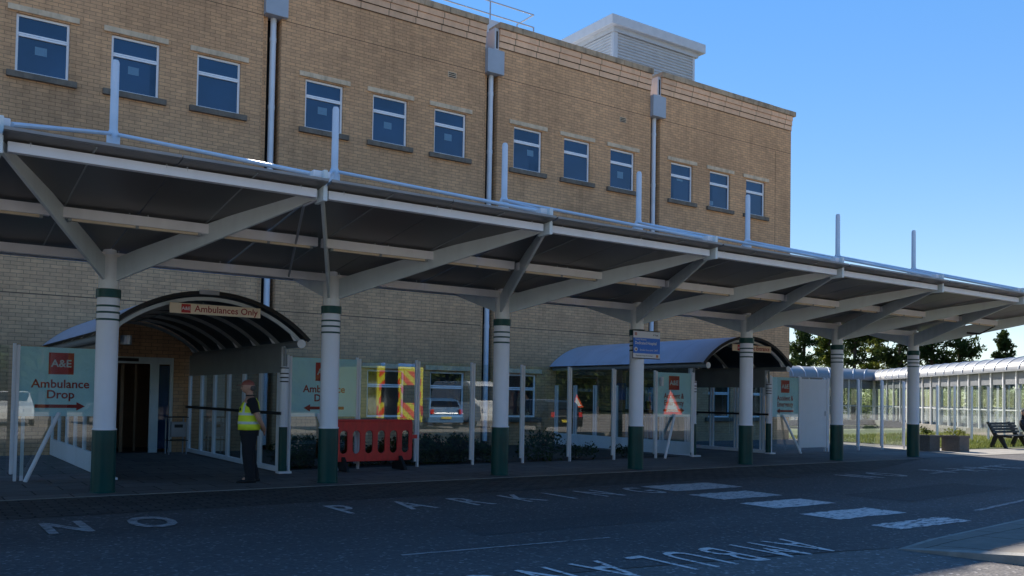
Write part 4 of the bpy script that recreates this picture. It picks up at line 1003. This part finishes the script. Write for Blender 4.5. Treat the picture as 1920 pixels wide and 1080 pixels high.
for s_ in (-1, 1):
    b = MB(); vs = []
    zz_ = [1.225 + i * .026 for i in range(10)]
    for zz in zz_:
        c0, a_, b0_ = vest_r(min(zz, 1.489)); 
        for dth in (0, .24):
            th = PI + s_ * (.78 + dth)     # front straps
            vs.append((c0 + a_ * math.cos(th), b0_ * math.sin(th), zz))
    b.add(vs, [(2 * i, 2 * i + 1, 2 * i + 3, 2 * i + 2) for i in range(len(zz_) - 1)]); PB(b, 'reflective_strap', 'reflect')
b = MB(); c0, a_, b0_ = vest_r(1.27, .006); vs = []
cth = PI + .42
for k in range(12):
    t = 2 * PI * k / 12; th = cth + .13 * math.cos(t); zz = 1.285 + .03 * math.sin(t); c0, a_, b0_ = vest_r(zz, .006); vs.append((c0 + a_ * math.cos(th), b0_ * math.sin(th), zz))
b.add(vs, [tuple(range(12))]); PB(b, 'badge', 'blackcloth')
b = MB(); vs = []
for zz in (.93, 1.0, 1.1, 1.2, 1.3):
    c0, a_, b0_ = vest_r(zz, .003)
    for dth in (-.03, .03): th = PI + .12 + dth; vs.append((c0 + a_ * math.cos(th), b0_ * math.sin(th), zz))
b.add(vs, [(2 * i, 2 * i + 1, 2 * i + 3, 2 * i + 2) for i in range(4)]); PB(b, 'vest_zip', 'blackcloth')
# trousers and shoes
q = MB(); q.rings([ell((0, 0, .98), .145, .18, 20), ell((0, 0, .90), .15, .185, 20), ell((0, 0, .82), .145, .185, 20)]); PB(q, 'trouser_seat', 'blackcloth', smooth=True)
for s_, kx, ax in ((-1, -.02, .02), (1, .03, .10)):
    q = MB(); q.rings([ell((0, s_ * .088, .88), .128, .098, 18), ell((-.005, s_ * .093, .72), .112, .092, 18), ell((kx, s_ * .095, .50), .088, .078, 18), ell((kx + .02, s_ * .098, .32), .086, .074, 18), ell((ax, s_ * .10, .14), .076, .068, 18), ell((ax - .01, s_ * .10, .05), .085, .07, 18)])
    PB(q, 'trouser_leg', 'blackcloth', smooth=True)
    q = MB(); rg = []
    for xx, w_, h_ in ((.09, .02, .05), (.07, .036, .075), (.0, .04, .085), (-.07, .045, .065), (-.13, .046, .05), (-.18, .036, .038), (-.205, .015, .022)):
        rg.append([Vector((ax + xx, s_ * .105 + w_ * math.cos(2 * PI * k / 12), max(.0, h_ * .5 + h_ * .55 * math.sin(2 * PI * k / 12)))) for k in range(12)])
    q.rings(rg); PB(q, 'shoe', 'black', smooth=True)

P.scale = (1.12, 1.12, 1.0)
# seated person on the bench
P2 = thing('person', (34.5, 16.4, 0), 'seated person in dark navy clothes leaning forward on the bench at the right edge', 'person')
o2 = Vector((0, 0, 0))
Vb = [(0, 0, .60), (-.02, -.03, .80), (-.06, -.08, 1.0), (-.10, -.10, 1.10), (-.14, -.12, 1.18), (-.17, -.15, 1.30), (-.10, -.42, .60), (-.12, -.44, .10), (-.12, -.56, .05),
      (.12, -.40, .60), (.12, -.42, .10), (.12, -.54, .05), (-.27, -.10, 1.03), (-.30, -.24, .82), (-.16, -.42, .72), (.10, -.10, 1.03), (.13, -.24, .82), (.05, -.42, .72)]
Eb = [(0, 1), (1, 2), (2, 3), (3, 4), (4, 5), (0, 6), (6, 7), (7, 8), (0, 9), (9, 10), (10, 11), (2, 12), (12, 13), (13, 14), (2, 15), (15, 16), (16, 17)]
Rb = [.15, .145, .13, .075, .06, .095, .085, .055, .04, .085, .055, .04, .065, .05, .035, .065, .05, .035]
skin_mesh('clothed_body', Vb, Eb, Rb, 'navy', P2)
q = ellipsoid((34.5 - .18, 16.4 - .17, 1.33), (.08, .1, .115), 16, 10); q.build('head', 'skin', P2, smooth=True)
q = ellipsoid((34.5 - .17, 16.4 - .155, 1.36), (.086, .105, .105), 16, 8, -.1, 1.0); q.build('hair', 'hair', P2, smooth=True)

# ------------------------------------------------------------------ shrubs behind the screens
def shrub(x, y, r, h, n, label, nm='shrub', s=.05, grp='shrubs behind the glass screens'):
    t = thing(nm, (x, y, 0), label, 'shrub', grp); q = MB()
    for _ in range(max(4, n // 60)):
        leaves(q, (x + random.uniform(-r, r) * .7, y + random.uniform(-.3, .3), random.uniform(.15, .8) * h), r * .45, 60, s)
    q.build('foliage', 'leaf_shrub', t)
    q = MB()
    for _ in range(6): q.cyl((x, y, 0), (x + random.uniform(-r, r) * .7, y + random.uniform(-.25, .25), h * random.uniform(.5, .9)), .012, .005, n=5)
    q.build('stem', 'bark', t)
for i, x in enumerate((6.9, 8.2, 9.5, 10.8)):
    t = thing('hedge', (x, 18.4, 0), ['low dark hedge clump behind the left-pointing Ambulance Drop sign', 'low dark hedge clump behind the red barrier', 'low dark hedge clump right of the red barrier', 'low dark hedge clump behind the third column'][i], 'hedge', 'low hedge clumps behind the screens'); q = MB()
    for _ in range(46): leaves(q, (x + random.uniform(-.2, 1.3), 18.2 + random.uniform(-.3, .5), random.uniform(.06, .56)), .2, 70, .05)
    q.build('foliage', 'leaf_shrub', t)
shrub(13.5, 18.0, .75, .75, 900, 'round leafy shrub at the foot of the screen left of the curved shelter')
shrub(14.6, 18.0, .5, .42, 500, 'low straggly shrub against the white shelter plinth')
shrub(16.3, 18.05, .35, .35, 300, 'small low shrub beside the right shelter, behind the notice column')

# ------------------------------------------------------------------ trees
def tree(x, y, h, r, kind, seed, label):
    random.seed(seed); t = thing('pine_tree' if kind == 'c' else 'broadleaf_tree', (x, y, 0), label, 'tree', 'trees beyond the walkway')
    tr = MB(); tr.cyl((x, y, 0), (x + .2, y, h * .6), .22, .13, n=8); tr.cyl((x + .2, y, h * .6), (x + .1, y, h * .97), .13, .03, n=8)
    cr_ = MB()
    nl = 34 if kind == 'c' else 30
    for i in range(nl):
        f = random.random() ** .8; z = h * (.26 + .72 * f)
        if kind == 'c': rr = r * (1.05 - f * .85) * random.uniform(.5, 1.15)
        else: rr = r * math.sin(PI * min(.95, .25 + f * .7)) * random.uniform(.45, 1.1)
        a = random.uniform(0, 2 * PI); ex = Vector((x + rr * math.cos(a), y + rr * math.sin(a), z + random.uniform(-.1, .5)))
        tr.cyl((x + .12, y, z - .35), tuple(ex), .05, .015, n=5)
        k = 4 if kind == 'c' else 4
        for j in range(k):
            s = (j + 1.2) / (k + .4); c = Vector((x, y, z - .2)).lerp(ex, s)
            c += Vector((random.uniform(-.3, .3), random.uniform(-.3, .3), random.uniform(-.2, .3)))
            leaves(cr_, c, r * .19 * random.uniform(.7, 1.3), 46, .16, .5)
    tr.build('trunk', 'bark', t, smooth=True); cr_.build('crown', 'leaf_dark' if kind == 'c' else 'leaf_mid', t)
def at_px(px, dist):
    v = Fv + Rv * ((px - 960) / F_PX); v = v / math.hypot(v.x, v.y); return v.x * dist, v.y * dist
for i, (px, dist, h, r, kd, lb) in enumerate([
    (1505, 84, 11.2, 2.7, 'c', 'dark conifer rising beside the brick building corner'),
    (1553, 88, 9.2, 2.3, 'b', 'sunlit yellow-green tree right of the corner conifer'),
    (1600, 84, 10.8, 2.6, 'c', 'dark conifer just right of the sixth column top'),
    (1642, 88, 10.4, 2.5, 'b', 'loose sunlit tree between the last two columns'),
    (1685, 84, 11.2, 2.8, 'c', 'tall dark tree left of the last column'),
    (1745, 82, 9.8, 3.2, 'c', 'wide dark tree behind the last column'),
    (1797, 82, 11.0, 2.4, 'c', 'tallest dark tree, right of the last column'),
    (1884, 88, 7.6, 1.6, 'c', 'lone small tree top above the barrel roof near the right edge')]):
    x, y = at_px(px, dist); tree(x, y, h, r, kd, 40 + i, lb)
# a lower row of greenery seen through the walkway glass
for i in range(9):
    px = 1500 + i * 52; x, y = at_px(px, 92 + (i % 3) * 3)
    t = thing('bush', (x, y, 0), ['broad bush seen through the walkway glass, %s' % s_ for s_ in ('nearest the brick building', 'just right of the building corner', 'behind the blank panel', 'behind the sixth column', 'between the last two columns', 'behind the last column', 'behind the planters', 'beyond the lawn screens', 'at the right edge of the picture')][i], 'bush', 'bushes beyond the walkway'); q = MB()
    random.seed(90 + i)
    for _ in range(36): leaves(q, (x + random.uniform(-2.8, 2.8), y + random.uniform(-1, 1), random.uniform(.3, 3.8)), .9, 40, .2)
    q.build('foliage', 'leaf_bush', t)

# ------------------------------------------------------------------ things behind the camera, seen mirrored in the glass
M['bodyyellow'] = paint('ambulance_yellow', (.78, .72, .03), .35, var=.04)
M['chevred'] = paint('chevron_orange', (.85, .10, .02), .35, var=.05)
M['carwhite'] = paint('car_white', (.72, .72, .72), .25, var=.03)
M['carblue'] = paint('car_blue', (.10, .22, .42), .25, var=.04)
M['carblack'] = paint('car_black', (.012, .012, .014), .2, var=.04)
M['carsilver'] = paint('car_silver', (.40, .42, .45), .25, metal=.4, var=.04)
M['carglass'] = paint('car_glass', (.01, .012, .014), .05, spec=.9)
M['tail'] = paint('tail_lamp', (.6, .02, .01), .2)
M['plate'] = paint('number_plate', (.75, .60, .05), .4)
def car(name, x, y, rot, mat, label, van=False):
    t = thing(name, (x, y, 0), label, 'van' if van else 'car'); mw = Matrix.Translation((x, y, 0)) @ Matrix.Rotation(rot, 4, 'Z')
    def B(mb, nm, m_, par=t, **k):
        mb.v = [mw @ Vector(v) for v in mb.v]; return mb.build(nm, m_, par, **k)
    W = .9
    if van: prof = [(-2.5, .35), (-2.55, 1.0), (-2.45, 2.2), (-2.2, 2.35), (1.0, 2.35), (1.35, 2.2), (1.9, 1.3), (2.5, 1.05), (2.6, .6), (2.55, .35)]
    else: prof = [(-2.05, .3), (-2.1, .75), (-1.95, 1.0), (-1.75, 1.38), (-1.2, 1.47), (.1, 1.46), (.95, 1.02), (1.85, .86), (2.1, .6), (2.08, .3)]
    b = MB(); n = len(prof)
    vs = []
    for yy, tp in ((-W, 1), (-W, 0), (W, 0), (W, 1)): pass
    for s_ in (-1, 1):
        for (px_, pz) in prof:
            inset = max(0, (pz - (1.2 if van else .85))) * (.10 if van else .32); vs.append((px_, s_ * (W - inset), pz))
    b.add(vs, [tuple(range(n)), tuple(reversed(range(n, 2 * n)))] + [(i, (i + 1) % n, (i + 1) % n + n, i + n) for i in range(n)])
    B(b, 'body', mat, smooth=False, bevel=.05)
    # glass: rear, front, sides
    if van: rear = [(-2.52, 1.35), (-2.46, 2.0)]; side = [(.55, 1.3), (1.75, 1.3), (1.2, 2.1), (.55, 2.1)]; fr = [(1.42, 2.1), (1.86, 1.38)]
    else: rear = [(-1.93, 1.05), (-1.76, 1.33)]; side = [(-1.7, .98), (.75, .98), (.05, 1.36), (-1.45, 1.38)]; fr = [(.2, 1.41), (.9, 1.05)]
    for (a, c_) in (rear, fr):
        q = MB(); w0 = .72 if not van else .78
        nx = Vector((-(c_[1] - a[1]), 0, (c_[0] - a[0]))).normalized() * .012
        if a is rear[0]: nx = -nx if nx.x > 0 else nx
        else: nx = nx if nx.x > 0 else -nx
        vv = [Vector((a[0], -w0, a[1])), Vector((a[0], w0, a[1])), Vector((c_[0], w0 - .08, c_[1])), Vector((c_[0], -w0 + .08, c_[1]))]
        q.plate([v + nx for v in vv], nx * .8); B(q, 'window', 'carglass')
    for s_ in (-1, 1):
        q = MB(); pts = []
        for (a, z) in side:
            inset = max(0, (z - (1.2 if van else .85))) * (.10 if van else .32); pts.append((a, s_ * (W - inset + .006), z))
        q.plate(pts, (0, .006, 0)); B(q, 'window', 'carglass')
    for wx in ((-1.3, 1.3) if not van else (-1.6, 1.7)):
        for s_ in (-1, 1):
            q = MB(); q.cyl((wx, s_ * (W - .16), .32), (wx, s_ * (W + .02), .32), .32, n=20); wv = B(q, 'wheel', 'black', smooth=True)
            q = MB(); q.cyl((wx, s_ * (W + .021), .32), (wx, s_ * (W + .03), .32), .2, n=14); q.v = [mw @ Vector(v) for v in q.v]; q.build('rim', 'carsilver', wv)
    xr = prof[1][0] - .01; zt_ = .95 if not van else 1.1
    for s_ in (-1, 1):
        q = MB(); q.box(xr - .02, xr + .06, s_ * .72 - .09, s_ * .72 + .09, zt_ - .22, zt_); B(q, 'tail_light', 'tail')
        q = MB(); q.box(prof[-2][0] - .12, prof[-2][0] + .01, s_ * .66 - .14, s_ * .66 + .14, .62 if not van else .8, .76 if not van else .98); B(q, 'headlight', 'carwhite')
    q = MB(); q.box(xr - .03, xr - .005, -.26, .26, .5, .62); B(q, 'number_plate', 'plate')
    return t
# ambulance, rear doors towards the building
am = thing('ambulance', (17.05, 0.0, 0), 'yellow ambulance with red and yellow chevron rear doors, seen mirrored in the glass screens', 'ambulance')
ax, ay, aw, ah = 17.05, 2.3, 1.08, 2.75
q = MB(); q.box(ax - aw, ax + aw, ay - 4.2, ay, .45, ah); q.build('box_body', 'bodyyellow', am, bevel=.06)
q = MB(); q.plate([(ax - aw + .06, ay - 4.2, .4), (ax - aw + .06, ay - 6.1, .4), (ax - aw + .06, ay - 6.15, 1.1), (ax - aw + .06, ay - 5.4, 1.3), (ax - aw + .06, ay - 4.75, 2.3), (ax - aw + .06, ay - 4.2, 2.4)], (0, 0, 0)) if False else None
q = MB(); pr = [(-4.201, .4), (-6.1, .4), (-6.15, 1.1), (-5.4, 1.3), (-4.75, 2.3), (-4.201, 2.4)]
q.add([(ax - .95, ay + a, z) for a, z in pr] + [(ax + .95, ay + a, z) for a, z in pr], [tuple(range(6)), tuple(range(11, 5, -1))] + [(i, (i + 1) % 6, (i + 1) % 6 + 6, i + 6) for i in range(6)])
q.build('cab', 'bodyyellow', am, bevel=.05)
def chev(x0, x1, z0, z1, s_):
    q = MB(); stp = .55; k = -6
    while k < 12:
        # diagonal band clipped to rectangle
        poly = [(x0, z0 + k * stp), (x1, z0 + k * stp + s_ * (x1 - x0) * .9), (x1, z0 + k * stp + s_ * (x1 - x0) * .9 + stp * .5), (x0, z0 + k * stp + stp * .5)]
        def clip(p, f, lim, up):
            out = []
            for i in range(len(p)):
                a, b_ = p[i], p[(i + 1) % len(p)]
                ina = (a[1] <= lim) if up else (a[1] >= lim); inb = (b_[1] <= lim) if up else (b_[1] >= lim)
                if ina: out.append(a)
                if ina != inb:
                    t = (lim - a[1]) / (b_[1] - a[1]); out.append((a[0] + (b_[0] - a[0]) * t, lim))
            return out
        poly = clip(poly, None, z1, True)
        if len(poly) > 2: poly = clip(poly, None, z0, False)
        if len(poly) > 2: q.plate([(a, ay + .008, z) for a, z in poly], (0, .004, 0))
        k += 1
    return q
for s_ in (-1, 1):
    x0, x1 = (ax - aw + .12, ax - .03) if s_ < 0 else (ax + .03, ax + aw - .12)
    chev(x0, x1, .62, ah - .18, 1 if s_ < 0 else -1).build('chevron', 'chevred', am)
    q = MB(); q.box(x0 + .1, x1 - .06, ay + .012, ay + .03, 1.28, 2.0); q.build('rear_window', 'carglass', am, bevel=.01)
    q = MB(); q.box(x0 - .1 if s_ < 0 else x1 + .02, x0 - .02 if s_ < 0 else x1 + .1, ay + .004, ay + .02, .75, 1.15); q.build('tail_light', 'tail', am)
    for yy in (ay - .9, ay - 5.2):
        q = MB(); q.cyl((ax + s_ * .86, yy, .36), (ax + s_ * 1.05, yy, .36), .36, n=20); q.build('wheel', 'black', am, smooth=True)
q = MB(); q.box(ax - .9, ax + .9, ay + .0, ay + .14, .42, .56); q.build('bumper', 'black', am)
q = MB(); q.box(ax - .8, ax + .8, ay - .5, ay - .2, ah, ah + .14); q.build('beacon_bar', 'signblue', am, bevel=.03)
car('parked_car', 21.6, -3.2, PI / 2 + PI + .15, 'carblue', 'pale blue parked car mirrored right of the ambulance')
car('parked_car', 24.6, 1.9, -PI / 2 + .1, 'carblack', 'black parked car mirrored in the glass before the right shelter')
car('parked_van', 24.8, -4.8, PI / 2, 'carwhite', 'white van mirrored beside the third canopy column', True)
car('parked_car', 4.2, -9.5, PI / 2 + .1, 'carwhite', 'white parked car mirrored in the left Ambulance Drop sign')
car('parked_car', 8.4, -10.2, -PI / 2, 'carsilver', 'silver parked car mirrored left of the ambulance entrance')
car('parked_van', 12.2, -5.6, PI / 2 + .05, 'carwhite', 'white van mirrored in the left-pointing Ambulance Drop sign', True)
car('parked_car', 30.0, -6.4, -PI / 2, 'carsilver', 'silver parked car mirrored near the right shelter')
# triangular warning boards
def triangle(cx, cy, k, zb, label):
    ts = thing('warning_sign', (cx, cy, 0), label, 'sign', 'temporary triangular road signs')
    q = MB(); q.plate([(cx - .5 * k, cy, zb), (cx + .5 * k, cy, zb), (cx - .15 * k, cy, zb + .95 * k)], (0, .02, 0)); q.build('red_border', 'chevred', ts)
    q = MB(); q.plate([(cx - .36 * k, cy + .015, zb + .1 * k), (cx + .30 * k, cy + .015, zb + .1 * k), (cx - .14 * k, cy + .015, zb + .76 * k)], (0, .006, 0)); q.build('white_face', 'signwhite', ts)
    q = MB(); q.cyl((cx - .35 * k, cy - .05, .0), (cx - .28 * k, cy - .02, zb + .02), .02, n=6); q.cyl((cx + .35 * k, cy - .05, .0), (cx + .28 * k, cy - .02, zb + .02), .02, n=6); q.cyl((cx, cy - .5, .0), (cx, cy - .02, zb + .3), .02, n=6); q.build('stand_leg', 'galv', ts)
triangle(25.5, 3.4, .65, 1.15, 'small red and white triangular road sign mirrored left of the right shelter')
triangle(31.6, 3.4, 1.3, .85, 'large red and white triangular road sign mirrored in the Accident & Emergency sign')
# trees beyond the car park
random.seed(5)
for i in range(20):
    x = -16 + i * 8.2 + random.uniform(-1.5, 1.5); y = -34 + random.uniform(-3, 2); r = random.uniform(3.2, 4.4)
    t = thing('broadleaf_tree', (x, y, 0), 'dark green tree of the row across the car park, mirrored in the glass screens', 'tree', 'trees across the car park'); q = MB()
    q.cyl((x, y, 0), (x, y, 4.5), .28, .12, n=8); q.build('trunk', 'bark', t)
    q = MB()
    for _ in range(34): leaves(q, (x + random.gauss(0, r * .5), y + random.gauss(0, r * .4), random.uniform(1.2, 9.5)), 1.5, 34, .42)
    q.build('crown', 'leaf_far', t)

# wood added behind the car park to close bright sky gaps in reflections
random.seed(77); q = MB(); q.box(-45, 175, -46, -43, 0, 7.5)
for _ in range(9000):
    leaves(q, (random.uniform(-45, 175), random.uniform(-43, -40.5), random.uniform(0, 9.2)), .5, 1, .85)
wd = q.build('added_wood', 'leaf_far'); wd['kind'] = 'stuff'

for poly in ([(13.6, 8.2), (17.8, 8.6), (17.6, 9.7), (13.5, 9.4)], [(5.6, 8.6), (8.6, 8.5), (8.7, 9.3), (5.7, 9.4)]):
    sheet('road_repair', poly, 0.0035, 'patch')
q = MB(); q.box(15.2, 15.75, 12.0, 12.4, 0.0, 0.006); structure(q.build('drain_cover', 'mortar'))
